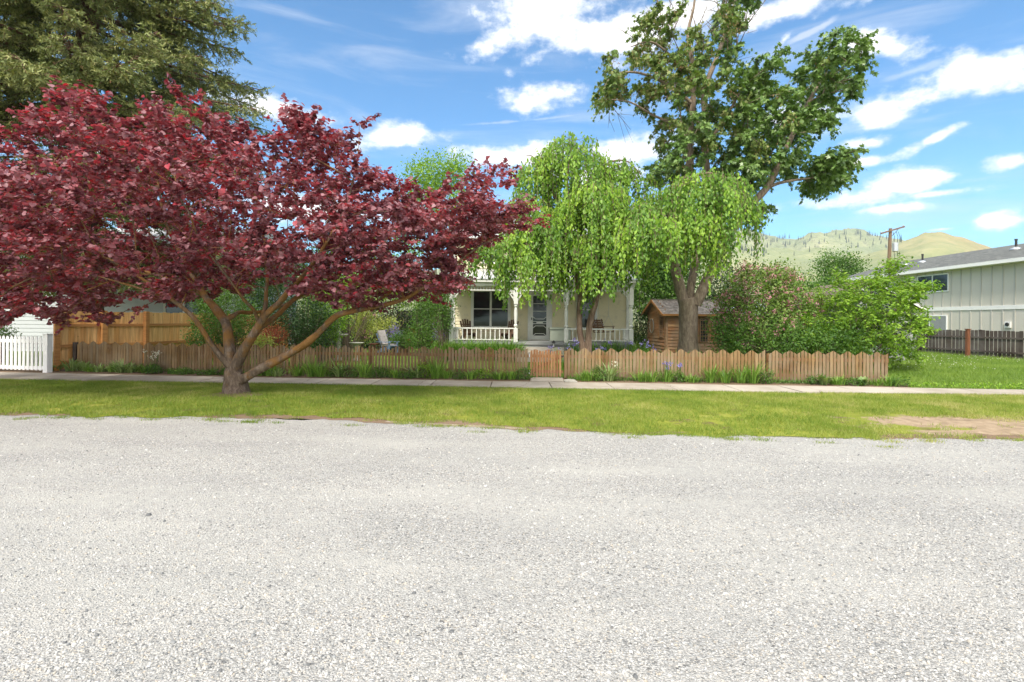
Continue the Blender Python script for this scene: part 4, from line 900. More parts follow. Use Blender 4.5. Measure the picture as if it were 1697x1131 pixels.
# ---- things on the porch (top-level, placed in the house's frame)
hm = Matrix.Translation(Vector(HO)) @ Matrix.Rotation(-.03, 4, 'Z')
def at_house(x, y, z): return hm @ Vector((x, y, z))
def adirondack(name, label, loc, rz, mat, scale=1, group=None, cushion=None):
    r = empty(name, loc, label, 'chair', group, rz); r.scale = (scale,) * 3
    p = MB()
    for k in range(6): t = k / 5; p.box((0, -.32 + .1 * k * .98, .38 - .11 * t), (.52, .085, .02), 0, random.random())
    p.build('seat', mat, r); p = MB()
    for k in range(5):
        x = -.2 + .1 * k; hh = .86 + .12 * (1 - ((k - 2) / 2) ** 2); p.cur = random.random(); a = Vector((x * .8, .17, .26)); b_ = Vector((x * 1.25, .17 + hh * .36, .26 + hh * .8)); p.beam(a, b_, .088, .018, up=(0, -1, .3))
    p.beam((-.24, .27, .42), (.24, .27, .42), .03, .06); p.beam((-.27, .42, .78), (.27, .42, .78), .03, .05); p.build('backrest', mat, r)
    for s in (-1, 1):
        p = MB(); p.prism([(-.38, .55), (.36, .55), (.42, .57), (.36, .575), (-.38, .575), (-.42, .56)], lambda y, z, t: (s * (.26 + t), y, z), .12); p.build('armrest', mat, r)
        p = MB(); p.box((s * .29, -.32, .275), (.09, .03, .55)); p.build('leg', mat, r)
        p = MB(); p.prism([(-.34, .36), (-.34, .26), (.46, .0), (.56, .0), (.3, .22), (.1, .3)], lambda y, z, t: (s * .26 + t, y, z), .025); p.build('leg', mat, r)
    if cushion:
        p = MB(); p.box((0, -.06, .42), (.5, .5, .09)); p.build('seat_cushion', cushion, r); p = MB(); p.beam((0, .17, .42), (0, .45, 1.08), .46, .09, up=(0, -1, .3)); p.build('back_cushion', cushion, r)
    return r
adirondack('porch_chair', 'brown slatted armchair on the porch left of the double window', at_house(.62, 1.0, FZ), R(25), M['chairwood'], .92, 'brown slatted armchairs on the porch')
adirondack('porch_chair', 'brown slatted armchair on the porch behind the second turned post', at_house(2.42, 1.0, FZ), R(-30), M['chairwood'], .92, 'brown slatted armchairs on the porch')
r = empty('side_table', at_house(1.5, 1.0, FZ), 'low brown table on the porch between the two slatted armchairs', 'table'); p = MB()
for k in range(5): p.box((0, -.2 + .1 * k, .43), (.75, .09, .02), 0, random.random())
p.build('table_top', M['chairwood'], r)
for sx in (-.33, .33):
    for sy in (-.18, .18): p = MB(); p.box((sx, sy, .21), (.045, .045, .42)); p.build('leg', M['chairwood'], r)
r = empty('storage_box', at_house(4.72, 1.45, FZ), 'sage green panelled storage box on the porch beside the screen door', 'storage box'); p = MB(); p.box((0, 0, .28), (.92, .5, .52))
for k in range(11): p.box((-.43 + .086 * k, -.252, .28), (.012, .012, .5))
p.build('body', M['sage'], r); p = MB(); p.box((0, -.01, .565), (1.0, .58, .05)); p.box((0, -.01, .60), (.94, .52, .03)); p.build('lid', M['sage'], r)
r = empty('porch_swing', at_house(6.62, .95, FZ + .42), 'brown wooden porch swing hanging on chains right of the twin trunks', 'porch swing', rz=R(52)); p = MB()
for k in range(6): p.box((0, -.22 + .085 * k, .03 - .006 * k), (1.0, .07, .02), 0, random.random())
p.build('seat', M['swingwood'], r); p = MB()
for k in range(5): p.box((0, .25 + .022 * k, .12 + .1 * k), (1.0, .02, .085), 0, random.random())
for x in (-.45, 0, .45): p.beam((x, .24, .0), (x, .37, .6), .04, .03)
p.build('backrest', M['swingwood'], r)
for s in (-1, 1):
    p = MB(); p.box((s * .47, 0, .26), (.07, .55, .022)); p.box((s * .47, -.22, .13), (.04, .04, .26)); p.build('armrest', M['swingwood'], r)
    p = MB(); p.tube([(s * .47, -.22, .28), (s * .47, 0.02, .75), (s * .47, .0, 1.97)], .006, 5); p.tube([(s * .47, .3, .28), (s * .47, 0.02, .75)], .006, 5); p.build('chain', M['steel'], r)
r = empty('lantern', at_house(4.35, -.35, .55), 'small black lantern on the porch steps by the irises', 'lantern'); p = MB(); p.lathe((0, 0, 0), [(.07, 0), (.07, .02), (.05, .03)], 8); p.lathe((0, 0, .2), [(.075, 0), (.08, .02), (.03, .07), (.01, .1)], 8)
for a in range(4): p.box((.05 * math.cos(a * 1.571 + .78), .05 * math.sin(a * 1.571 + .78), .115), (.01, .01, .19))
p.build('frame', M['black'], r); p = MB(); p.lathe((0, 0, .03), [(.03, 0), (.03, .1)], 8); p.build('candle', M['white'], r)

# ------------------------------------------------------------------ small cedar shed
c0 = P(1104, 530, 24.0); c0[2] = 0
SH = empty('garden_shed', c0, 'small cedar sided garden shed with shingled roof behind the thick maple trunk', 'shed', rz=math.atan2(.20, 2))
EZ, PZ, Wd, Dp = 2.15, 2.72, 3.0, 2.25
p = MB()
def boards(y, x0, x1, z0, z1, face):
    z = z0
    while z < z1 - .02:
        h = random.uniform(.13, .17); o = random.uniform(0, .012); xx = x0
        while xx < x1 - .05:
            l = min(random.uniform(.7, 1.6), x1 - xx); p.cur = random.random()
            zt_ = min(z + h, z1); q_ = [(y - .045 - o, z), (y, z), (y, zt_), (y - .012, zt_)]
            if face == 'f': p.prism(q_, lambda a, b_, t: (xx + t, a, b_), l - .004)
            else: p.prism(q_, lambda a, b_, t: (a, xx + t, b_), l - .004)
            xx += l
        z += h
p.bx(.0, Wd, .0, Dp, .1, EZ - .02); boards(0, 0, Wd, .1, EZ - .02, 'f'); boards(0, 0, Dp, .1, EZ, 's')
p.cur = .6; p.add([(0, 0, EZ), (0, Dp, EZ), (0, Dp / 2, PZ), (Wd, 0, EZ), (Wd, Dp, EZ), (Wd, Dp / 2, PZ)], [(0, 2, 1), (3, 4, 5)])
z = EZ
while z < PZ - .05: t = (z - EZ) / (PZ - EZ) * Dp / 2; p.cur = random.random(); p.bx(-.03, -.004, t + .08, Dp - t - .08, z, z + .13); z += .14
p.build('wall', M['shedwood'], SH)
for x, y in ((-.02, -.058), (Wd - .06, -.058), (.82, -.058)): p = MB(); p.bx(x - .01, x + .09, y, y + .014, .1, EZ); p.build('corner_board', M['trimwood'], SH)
for y in (-.03, Dp - .08): p = MB(); p.bx(-.062, -.046, y, y + .09, .1, EZ); p.build('corner_board', M['trimwood'], SH)
p = MB(); ov = .28; sl = (PZ - EZ) / (Dp / 2)
for s in (0, 1):
    nrow = 9
    for k in range(nrow):
        t0 = k / nrow; t1 = (k + 1.25) / nrow; x = -.3
        while x < Wd + .28:
            w_ = random.uniform(.09, .16); p.cur = random.random(); j = random.uniform(-.02, .02)
            def yz(t): yy = -ov + (Dp / 2 + ov) * t; return yy, EZ - ov * sl + (Dp / 2 + ov) * sl * t
            ya, za = yz(max(0, t0 + j)); yb, zb = yz(min(1, t1)); up = .03 + random.uniform(0, .012)
            if s: ya, yb = Dp - ya, Dp - yb
            p.add([(x, ya, za + up), (x + w_ - .008, ya, za + up), (x + w_ - .008, yb, zb + .012), (x, yb, zb + .012), (x, ya, za + .005), (x + w_ - .008, ya, za + .005)], [(0, 1, 2, 3), (4, 5, 1, 0)]); x += w_
p.cur = .3; p.add([(-.3, -ov, EZ - ov * sl), (Wd + .3, -ov, EZ - ov * sl), (Wd + .3, Dp / 2, PZ), (-.3, Dp / 2, PZ)], [(0, 1, 2, 3)]); p.add([(-.3, Dp + ov, EZ - ov * sl), (Wd + .3, Dp + ov, EZ - ov * sl), (Wd + .3, Dp / 2, PZ), (-.3, Dp / 2, PZ)], [(3, 2, 1, 0)])
p.bx(-.3, Wd + .3, Dp / 2 - .07, Dp / 2 + .07, PZ + .02, PZ + .05); p.build('roof', M['shake'], SH)
p = MB()
for s in (0, 1):
    ya = -ov if not s else Dp + ov; p.beam((-.31, ya, EZ - ov * sl - .03), (-.31, Dp / 2, PZ - .03), .03, .11)
p.bx(-.3, Wd + .3, -ov - .02, -ov, EZ - ov * sl - .07, EZ - ov * sl + .02); p.build('barge_boards', M['rail_wood'], SH)
def shed_window(x, z0, w_, h, side=False):
    q = MB(); t = .035
    def bxx(a, b_, c, d_, o0, o1):
        if side: q.bx(-o1, -o0, a, b_, c, d_)
        else: q.bx(a, b_, -o1, -o0, c, d_)
    bxx(x, x + t, z0, z0 + h, .03, .075); bxx(x + w_ - t, x + w_, z0, z0 + h, .03, .075); bxx(x, x + w_, z0 + h, z0 + h + t, .03, .077); bxx(x - .02, x + w_ + .02, z0 - t, z0, .03, .085)
    for k in (1, 2): xx = x + w_ * k / 3; bxx(xx - .008, xx + .008, z0, z0 + h, .047, .07)
    for k in (1, 2, 3): zz = z0 + h * k / 4; bxx(x, x + w_, zz - .008, zz + .008, .047, .068)
    o = q.build('window', M['trimwood'], SH); q = MB(); bxx(x, x + w_, z0, z0 + h, .044, .0455); q.build('pane', M['glass'], o)
shed_window(1.20, .75, .34, 1.05); shed_window(1.62, .75, .42, 1.05); shed_window(.25, .95, .42, 1.0, True)
w_ = empty('wheel_ornament', hm @ Vector((0, 0, 0)), 'round woven disc ornament hanging on the gable wall of the cedar shed', 'ornament', rz=SH.rotation_euler.z)
w_.location = (Matrix.Translation(SH.location) @ Matrix.Rotation(SH.rotation_euler.z, 4, 'Z')) @ Vector((-.075, 1.62, 1.45)); p = MB(); n = 28
for k in range(n): a, b_ = 2 * math.pi * k / n, 2 * math.pi * (k + 1) / n; p.beam((0, .24 * math.cos(a), .34 * math.sin(a)), (0, .24 * math.cos(b_), .34 * math.sin(b_)), .04, .03)
p.build('rim', M['stone'], w_); p = MB(); p.prism([(.22 * math.cos(2 * math.pi * k / 24), .32 * math.sin(2 * math.pi * k / 24)) for k in range(24)], lambda y, z, t: (t, y, z), .015); p.build('disc', M['trimwood'], w_)

# ------------------------------------------------------------------ big building on the right
X0, Y0, Y1, EZb = 26.9, 14.0, 41.5, 5.2
AB = empty('apartment_building', (X0, Y1, 0), 'long two storey green grey board and batten building with dark shingle roof', 'building')
p = MB(); p.bx(X0, X0 + 9.2, Y0, Y1, -.02, EZb)
y = Y0
mat_bat = paint('green_grey_siding', (.57, .54, .47), .65, .05, .8)
p.build('wall', mat_bat, AB, True); p = MB()
y = Y0 + .2
while y < Y1: p.bx(X0 - .03, X0, y - .035, y + .035, 0, 2.5); p.bx(X0 - .03, X0, y - .035, y + .035, 2.72, EZb - .25); y += .66
p.build('battens', paint('green_grey_battens', (.44, .43, .39), .65, .05, .8), AB, True)
M['trim_grey'] = paint('pale_grey_trim', (.80, .79, .76), .5, .05)
p = MB(); p.bx(X0 - .04, X0, Y0, Y1 + .04, 2.5, 2.72); p.build('trim_band', M['trim_grey'], AB, True)
ovb = .55; sl = .30; rx = X0 + 4.6; rz_ = EZb + (rx - X0) * sl + .1
ez = EZb - ovb * sl + .1
p = MB()
for s in (-1, 1):
    xe = rx + s * (4.6 + ovb); q = [(xe, Y0 - .6, ez), (xe, Y1 + .6, ez), (rx, Y1 + .6, rz_), (rx, Y0 - .6, rz_)]; q2 = [(a, b_, c - .12) for a, b_, c in q]
    p.add(q + q2, [(0, 1, 2, 3), (7, 6, 5, 4), (0, 4, 5, 1), (1, 5, 6, 2), (3, 2, 6, 7), (0, 3, 7, 4)])
mt, w, out = new_mat('dark_roof_shingles'); b = principled(w, out, .95, .15); o = ocoord(w); br = w.n('ShaderNodeTexBrick'); w.t.links.new(w.mapping(o, rot=(0, 0, math.pi / 2)), br.inputs[0])
br.inputs['Scale'].default_value = 1; br.inputs['Brick Width'].default_value = .32; br.inputs['Row Height'].default_value = .14; br.inputs['Mortar Size'].default_value = .006
br.inputs['Color1'].default_value = (.075, .08, .078, 1); br.inputs['Color2'].default_value = (.15, .155, .15, 1); br.inputs['Mortar'].default_value = (.04, .04, .04, 1)
w.t.links.new(w.mix(w.mapr(w.noise(o, 3, 6, .7), .3, .7, 0, .5), br.outputs[0], (.17, .175, .16)), b.inputs['Base Color']); M['shingle'] = mt
p.build('roof', mt, AB, True)
p = MB(); p.bx(X0 - ovb - .03, X0 - ovb, Y0 - .6, Y1 + .6, ez - .16, ez + .03); p.bx(X0 - ovb, X0, Y0 - .6, Y1 + .6, ez - .16, ez - .14); p.build('fascia', M['trim_grey'], AB, True)
M['blind'] = paint('grey_blind', (.30, .31, .32), .7, .05)
def bwin(y0, y1, z0, z1, blind=False):
    f = MB(); t = .07; xx = X0
    f.bx(xx - .05, xx, y0 - t, y0, z0, z1); f.bx(xx - .05, xx, y1, y1 + t, z0, z1); f.bx(xx - .055, xx, y0 - t, y1 + t, z1, z1 + t); f.bx(xx - .055, xx, y0 - t, y1 + t, z0 - t, z0); f.bx(xx - .045, xx, (y0 + y1) / 2 - .04, (y0 + y1) / 2 + .04, z0, z1)
    o = f.build('window', M['vinyl'], AB, True); g = MB(); g.bx(xx - .037, xx - .034, y0, y1, z0, z1); g.build('pane', M['glass_sky'], o, False).data.transform(Matrix.Translation(-AB.location))
    if blind:
        g = MB(); k = y0 + .05
        while k < (y0 + y1) / 2 - .08: g.bx(xx - .042, xx - .039, k, k + .07, z0 + .02, z1 - .02); k += .085
        g.build('blind', M['blind'], o, False).data.transform(Matrix.Translation(-AB.location))
bwin(31.6, 33.9, 3.75, 4.75); bwin(31.7, 34.2, 1.0, 2.15, True); bwin(17, 19.2, 3.75, 4.75)
p = MB(); yv = 27.1 * 0 + 848 * 26.9 / (1671 - 848) ; p.bx(X0 - .08, X0 - .022, yv - .17, yv + .17, 1.5, 1.84); p.build('dryer_vent', M['trim_grey'], AB, True).name = 'dryer_vent'
p = MB(); p.tube([(X0 - .13, yv, 1.68), (X0 - .08, yv, 1.68)], .1, 14); p.build('vent_hood', M['black'], AB, True)
def roofz(x): return ez + (x - (X0 - ovb)) * sl
for k, (px, py, pipe) in enumerate(((1525, 434, True), (1497, 437, False), (1449, 443.5, False), (1680, 409, True))):
    best = None
    for yy in np.linspace(24, 42, 900):
        for xx in ((X0 + 1.5), (X0 + 2.8)):
            q = 848.5 + F * xx / yy
            if abs(q - px) < 3:
                zz = HY + (px - 848.5) * ROLL - (roofz(xx) - CAMZ) / yy * F; e = abs(zz - py)
                if best is None or e < best[0]: best = (e, xx, yy)
    _, xx, yy = best; p = MB(); z0 = roofz(xx); p.lathe((xx, yy, z0 - .05), [(.30, 0), (.28, .06), (.12, .14), (.1, .16)], 14); p.build('flashing', M['steel'], AB, True)
    if pipe: p = MB(); p.lathe((xx, yy, z0 + .08), [(.06, 0), (.06, .42), (.075, .42), (.075, .5)], 10); p.build('vent_pipe', M['black'], AB, True)
# small white outbuilding hidden by the lime bush
M['old_shaded_white'] = paint('weathered_shade_darkened_white', (.30, .31, .29), .7, .25, 3)  # weathered white, darkened to stand for the shade inside the lime bush
c = P(1443, 530, 24.2); OB = empty('outbuilding', (c[0], c[1], 0), 'small white outbuilding with brown gable roof behind the lime green bush', 'shed'); p = MB()
hw = 2.05; wz = 2.35; pz = 3.6; x0, x1 = c[0] - hw, c[0] + hw; y0, y1 = c[1], c[1] + 4
p.bx(x0, x1, y0, y1, 0, wz); p.prism([(x0, wz), (x1, wz), (c[0], pz - .12)], lambda a, z, t: (a, y0 + .01 + t, z), 3.98)
xx = x0 + .1
while xx < x1: p.bx(xx, xx + .03, y0 - .015, y0, 0, wz); xx += .22
p.build('wall', M['old_shaded_white'], OB, True); p = MB()
for s in (-1, 1): p.prism([(c[0], pz), (c[0] + s * (hw + .3), wz - .05), (c[0] + s * (hw + .3), wz + .05), (c[0], pz + .1)], lambda a, z, t: (a, y0 - .35 + t, z), 4.7)
p.build('roof', paint('brown_roof', (.16, .12, .1), .9, .2, 5), OB, True); p = MB()
for s in (-1, 1): p.beam((c[0], y0 - .37, pz + .0), (c[0] + s * (hw + .3), y0 - .37, wz - .05), .03, .1)
p.build('barge_boards', M['white'], OB, True)
# two low white picket panels by the outbuilding
q = G(1496, 600); mb = MB(); r = empty('low_picket_panel', q, 'low grey white slatted panel under the right end of the lime bush', 'fence panel')
for k in range(8): mb.box((q[0] - 1.0 + k * .15, q[1], .42), (.11, .02, .8), 0, random.random())
mb.build('slats', M['old_shaded_white'], r, True); mb = MB(); mb.box((q[0] - .45, q[1] + .03, .25), (1.25, .03, .07)); mb.box((q[0] - .45, q[1] + .03, .65), (1.25, .03, .07)); mb.build('rail', M['white'], r, True)
# pale low roof seen behind the cedar shed
c = P(1225, 530, 33); r = empty('low_outbuilding', (c[0], c[1], 0), 'low building with a pale metal roof seen between the cedar shed and the pink bush', 'building'); p = MB(); p.bx(c[0] - 2.1, c[0] + 3, c[1], c[1] + 4, 0, 2.2); p.build('wall', M['oldwood'], r, True)
p = MB(); p.add([(c[0] - 2.4, c[1] - .3, 2.2), (c[0] + 3.3, c[1] - .3, 2.2), (c[0] + 3.3, c[1] + 4, 3.2), (c[0] - .2, c[1] + 4, 3.35), (c[0] - 2.4, c[1] - .3, 2.12), (c[0] + 3.3, c[1] - .3, 2.12)], [(0, 1, 2, 3), (4, 5, 1, 0)]); p.build('roof', M['metal_roof'], r, True)

# neighbour's pale grey house at the left
NB = empty('neighbour_house', (-24, 23, 0), 'pale grey lap sided house behind the honey cedar fence, partly hidden by red leaves', 'house')
p = MB(); p.bx(-32, -13.9, 24, 33, 0, 5.0); siding(p, -32, -13.9, .2, 5.0, 24, .18, out=.02); siding_x(p, 24, 33, .2, 5, -13.9, .18, out=.02); p.build('wall', M['grey_siding'], NB, True)
p = MB(); p.add([(-32.5, 23.4, 4.9), (-13.3, 23.4, 4.9), (-13.3, 28.5, 6.6), (-32.5, 28.5, 6.6), (-13.3, 33.6, 4.9), (-32.5, 33.6, 4.9)], [(0, 1, 2, 3), (3, 2, 4, 5), (1, 4, 2)]); p.bx(-32.5, -13.3, 23.4, 33.6, 4.75, 4.89); p.build('roof', paint('pale_roof', (.42, .42, .42), .8, .1, 4), NB, True)
p = MB(); p.bx(-14.0, -13.86, 23.95, 24.1, 0, 5); p.build('corner_board', M['white'], NB, True)
for (a, b_, z0, z1) in ((-16.2, -14.5, 1.75, 2.75),):
    f = MB(); f.bx(a - .1, a, 23.93, 24, z0, z1); f.bx(b_, b_ + .1, 23.93, 24, z0, z1); f.bx(a - .15, b_ + .15, 23.92, 24, z1, z1 + .14); f.bx(a - .15, b_ + .15, 23.9, 24, z0 - .1, z0); f.bx((a + b_) / 2 - .05, (a + b_) / 2 + .05, 23.94, 24, z0, z1)
    o = f.build('window', M['white'], NB, True); g = MB(); g.bx(a, b_, 23.962, 23.965, z0, z1); g.build('pane', M['glass_sky'], o).data.transform(Matrix.Translation(-NB.location))
# utility pole
c = P(1470, 530, 62); UP_ = empty('utility_pole', (c[0], c[1], 0), 'brown wooden utility pole with a tilted crossarm and grey transformer beyond the roof', 'utility pole'); zt = CAMZ + (HY + 5.6 - 379) / F * 62
p = MB(); p.tube([(c[0], c[1], 0), (c[0] + .1, c[1], zt * .5), (c[0] + .32, c[1], zt)], [.26, .22, .17], 12); p.build('pole', M['polewood'], UP_, True)
p = MB(); p.beam((c[0] - .98, c[1] - .2, zt - .66), (c[0] + 1.85, c[1] - .2, zt + .20), .16, .18); p.build('crossarm', M['polewood'], UP_, True)
p = MB(); p.beam((c[0] + .4, c[1] - .2, zt - .9), (c[0] + 1.2, c[1] - .2, zt - .02), .04, .05); p.build('brace', M['black'], UP_, True)
p = MB()
for t in (.0, .22, .95): x = c[0] - .98 + 2.83 * t; p.lathe((x, c[1] - .2, zt - .66 + .86 * t + .09), [(.03, 0), (.07, .05), (.07, .1), (.04, .16)], 8)
p.build('insulators', M['steel'], UP_, True)
p = MB(); p.lathe((c[0] + .85, c[1] - .1, zt - 2.8), [(.26, 0), (.3, .04), (.3, 1.0), (.24, 1.06), (.08, 1.1)], 14); p.build('transformer', M['steel'], UP_, True)
p = MB()
for dx in (.7, 1.1, 1.35): p.tube([(c[0] + dx, c[1] - .1, zt - 1.7), (c[0] + dx + .05, c[1] - .1, zt - 1.0), (c[0] + dx - .2, c[1] - .15, zt - .4)], .022, 5); p.tube([(c[0] + dx, c[1] - .1, zt - 2.8), (c[0] + dx + .1, c[1] - .1, zt - 3.6), (c[0] + dx - .1, c[1], zt - 4.6)], .022, 5)
p.build('cables', M['black'], UP_, True)

# ------------------------------------------------------------------ garden furniture
q = G(640, 574); q = P(643, 572, 24.5); adirondack('garden_chair', 'pale blue slatted garden chair with pale floral cushions on the lawn', (q[0], q[1], .01), R(62), M['bluepaint'], 1.02, None, M['cushion'])
q = P(620, 572, 24.6); r = empty('stool', (q[0], q[1], .01), 'small red brown stool on the lawn beside the pale blue chair', 'stool'); p = MB(); p.lathe((0, 0, .44), [(.26, 0), (.27, .03), (.25, .05)], 14); p.build('table_top', M['redwood'], r)
for a in range(4): p = MB(); p.beam((.15 * math.cos(a * 1.571 + .5), .15 * math.sin(a * 1.571 + .5), .44), (.24 * math.cos(a * 1.571 + .5), .24 * math.sin(a * 1.571 + .5), 0), .04, .04); p.build('leg', M['redwood'], r)
q = P(561, 572, 20.5); r = empty('birdbath', (q[0], q[1], 0), 'stone birdbath behind the picket fence left of the small garden tree', 'birdbath'); p = MB(); p.lathe((0, 0, 0), [(.22, 0), (.2, .06), (.09, .14), (.08, .6), (.11, .92)], 16); p.build('pedestal', M['stone'], r); p = MB(); p.lathe((0, 0, .92), [(.1, 0), (.3, .06), (.38, .13), (.36, .14), (.25, .09), (.0, .07)], 20); p.build('bowl', M['stone'], r)
r2 = tag(None or empty('garden_statue', (q[0] - .02, q[1], .99)), 'small pale seated figure statue on the birdbath', 'statue'); p = MB(); p.lathe((0, 0, 0), [(.10, 0), (.13, .05), (.13, .12), (.09, .17), (.1, .25), (.11, .32), (.055, .37)], 12); p.lathe((-.09, -.08, .04), [(.03, 0), (.05, .05), (.03, .1)], 8); p.lathe((.09, -.08, .04), [(.03, 0), (.05, .05), (.03, .1)], 8); p.build('body', M['stone'], r2)
p = MB(); p.lathe((0, -.01, .36), [(.04, 0), (.075, .04), (.08, .09), (.055, .15), (.02, .17)], 12); p.build('head', M['stone'], r2)
for (px, D, h, lb) in ((591, 20.5, .62, 'low stone dish on a pedestal right of the small garden tree'), (536, 20.0, .95, 'stone planter on a pedestal left of the birdbath')):
    q = P(px, 572, D); r = empty('stone_dish', (q[0], q[1], 0), lb, 'stone dish'); p = MB(); p.lathe((0, 0, 0), [(.17, 0), (.15, .05), (.08, .12), (.08, h - .1), (.1, h)], 14); p.build('pedestal', M['stone'], r); p = MB(); p.lathe((0, 0, h), [(.1, 0), (.26, .06), (.3, .1), (.28, .11), (.0, .07)], 16); p.build('bowl', M['stone'], r)
# ------------------------------------------------------------------ the red tree by the pavement
rs = np.random.RandomState(21)
D0 = 11.2
limbs = [
 ([(391, 659, D0), (390, 650, D0), (389, 638, D0), (388, 626, D0), (387, 614, D0), (386, 602, D0)], [.42, .29, .235, .21, .175, .05]),
 ([(384, 616, D0), (380.6, 608, 11.15), (353, 575, 11.0), (332, 542, 10.8), (316, 522, 10.7), (285, 497, 10.5), (235, 462, 10.2), (170, 425, 9.9)], [.09, .075, .054, .048, .043, .038, .026, .012]),
 ([(386, 614, D0), (382.5, 596, 11.2), (378.6, 569, 11.25), (374.7, 538, 11.4), (365, 522, 11.5), (351, 505, 11.7), (340, 491, 11.8), (310, 440, 12.2), (275, 370, 12.5), (260, 290, 12.6)], [.14, .12, .108, .102, .09, .08, .072, .05, .03, .014]),
 ([(374, 530, 11.4), (385, 525, 11.5), (396, 518, 11.7), (416, 518, 12.0), (455, 512, 12.5), (520, 480, 13.1), (580, 440, 13.6)], [.06, .05, .046, .042, .036, .026, .012]),
 ([(389, 616, D0), (392, 604, 11.15), (404, 580.6, 11.1), (415.6, 561, 11.0), (427, 543.6, 11.0)], [.14, .12, .105, .098, .088]),
 ([(426, 545, 11.0), (435, 530, 11.0), (447, 516, 10.9), (464, 501, 10.8), (478, 483, 10.6), (498, 462, 10.4), (530, 420, 10.1), (570, 350, 9.9), (590, 280, 9.9)], [.08, .072, .064, .06, .054, .045, .035, .022, .012]),
 ([(420, 553, 11.0), (434, 541, 11.15), (454.5, 526, 11.4), (470, 512.5, 11.7), (480, 503, 11.9), (520, 470, 12.4), (580, 420, 13.0), (640, 360, 13.5)], [.075, .065, .058, .055, .05, .04, .026, .012]),
 ([(432, 532, 11.0), (436, 520, 11.0), (440, 506, 11.05), (441, 483, 11.1), (443, 455, 11.2), (436, 390, 11.3), (420, 310, 11.4), (400, 240, 11.4)], [.055, .048, .043, .04, .035, .028, .02, .012]),
 ([(430, 535, 11.0), (424, 522, 10.9), (419.5, 512.5, 10.7), (404, 497, 10.4), (394, 483, 10.2), (370, 450, 9.9), (330, 400, 9.5)], [.04, .036, .034, .03, .027, .022, .012]),
 ([(389, 640, D0), (397, 631, 11.15), (412, 623, 11.1), (435, 610, 11.05), (466, 594, 11.0), (493.5, 578.7, 10.95), (513, 565, 10.9), (532, 547.5, 10.9), (553, 527, 10.85), (570, 519, 10.8), (612, 511, 10.8), (645, 503.6, 10.8), (678, 492, 10.8), (723, 461, 10.8), (749, 442, 10.8), (800, 405, 10.9), (850, 380, 11.0)], [.13, .11, .098, .094, .088, .08, .075, .068, .06, .06, .05, .045, .038, .03, .024, .016, .01]),
 ([(600, 513, 10.8), (616, 504, 11.0), (640, 490, 11.3), (665, 470, 11.6), (720, 420, 12.0)], [.032, .028, .024, .018, .01]),
 ([(340, 492, 11.8), (300, 470, 12.3), (240, 450, 12.8), (150, 420, 13.2), (60, 390, 13.5)], [.05, .045, .036, .025, .012]),
 ([(285, 497, 10.5), (230, 478, 10.0), (150, 455, 9.8), (80, 440, 9.8)], [.03, .022, .012, .007]),
]
CROWN = [(-260, 300), (-120, 290), (0, 262), (50, 232), (110, 238), (140, 222), (150, 200), (188, 182), (228, 158), (262, 176), (300, 186), (330, 162), (352, 178), (390, 200), (420, 222), (452, 226), (480, 232), (492, 192), (508, 176), (520, 204),
         (545, 186), (560, 214), (592, 208), (612, 202), (610, 224), (570, 252), (560, 275), (600, 296), (618, 276), (645, 284), (662, 306), (700, 320), (740, 318), (772, 305), (784, 280), (800, 274), (815, 292), (842, 292), (860, 284), (884, 298), (898, 296), (894, 315), (876, 340), (905, 352), (922, 378), (900, 392),
         (860, 392), (820, 410), (790, 418), (770, 440), (784, 462), (745, 480), (715, 498), (690, 478), (640, 486), (600, 508), (560, 500), (520, 494), (470, 470), (430, 462), (395, 468), (350, 480), (318, 488), (270, 500), (200, 515), (170, 528), (110, 542), (60, 535), (0, 508), (-120, 500), (-260, 470)]
CROWN = [(a, b + (28 if b > 440 and a > 230 else 18 if b > 440 else 10 if b < 260 and a < 460 else 0)) for a, b in CROWN]; T = crown_pts(CROWN, 1500, 11.4, 3.5, 17, rs, full=210); CR2 = [(520, 290), (600, 300), (700, 325), (780, 320), (880, 345), (915, 385), (820, 408), (770, 432), (780, 462), (715, 494), (640, 486), (600, 506), (520, 490)]; SPI = [(470, 280), (482, 232), (494, 194), (508, 174), (520, 206), (545, 188), (560, 216), (592, 212), (606, 200), (628, 200), (606, 228), (574, 250), (556, 284), (510, 300)]; SP2 = [(130, 224), (150, 196), (188, 178), (228, 152), (262, 172), (300, 182), (330, 156), (356, 176), (380, 215), (300, 240), (200, 240)]
T = np.concatenate([T, crown_pts(CR2, 130, 11.2, 2.2, 16, rs, full=210), crown_pts(SPI, 26, 10.6, .9, 7, rs, full=60)])
cen = P(400, 420, 11.4)
make_tree('redbud_tree', 'wide spreading tree with wine red heart shaped leaves on the verge beside the gravel', 'tree', tuple(G(391, 657)), limbs, T, M['bark_redbud'], M['redbud_leaf'], cen - np.array([0, 0, 2.0]),
          [dict(n_tw=5, L=.50, n_lf=13, droop=.12, flat=.12, out=.8, size=.075, sv=.35, tpl=HEART, tipdown=.45, nup=.9, tw_r=.0032)], jit=.10, bend=.25, alpha=.25, tipr=.005, rs=rs, lump=.13)

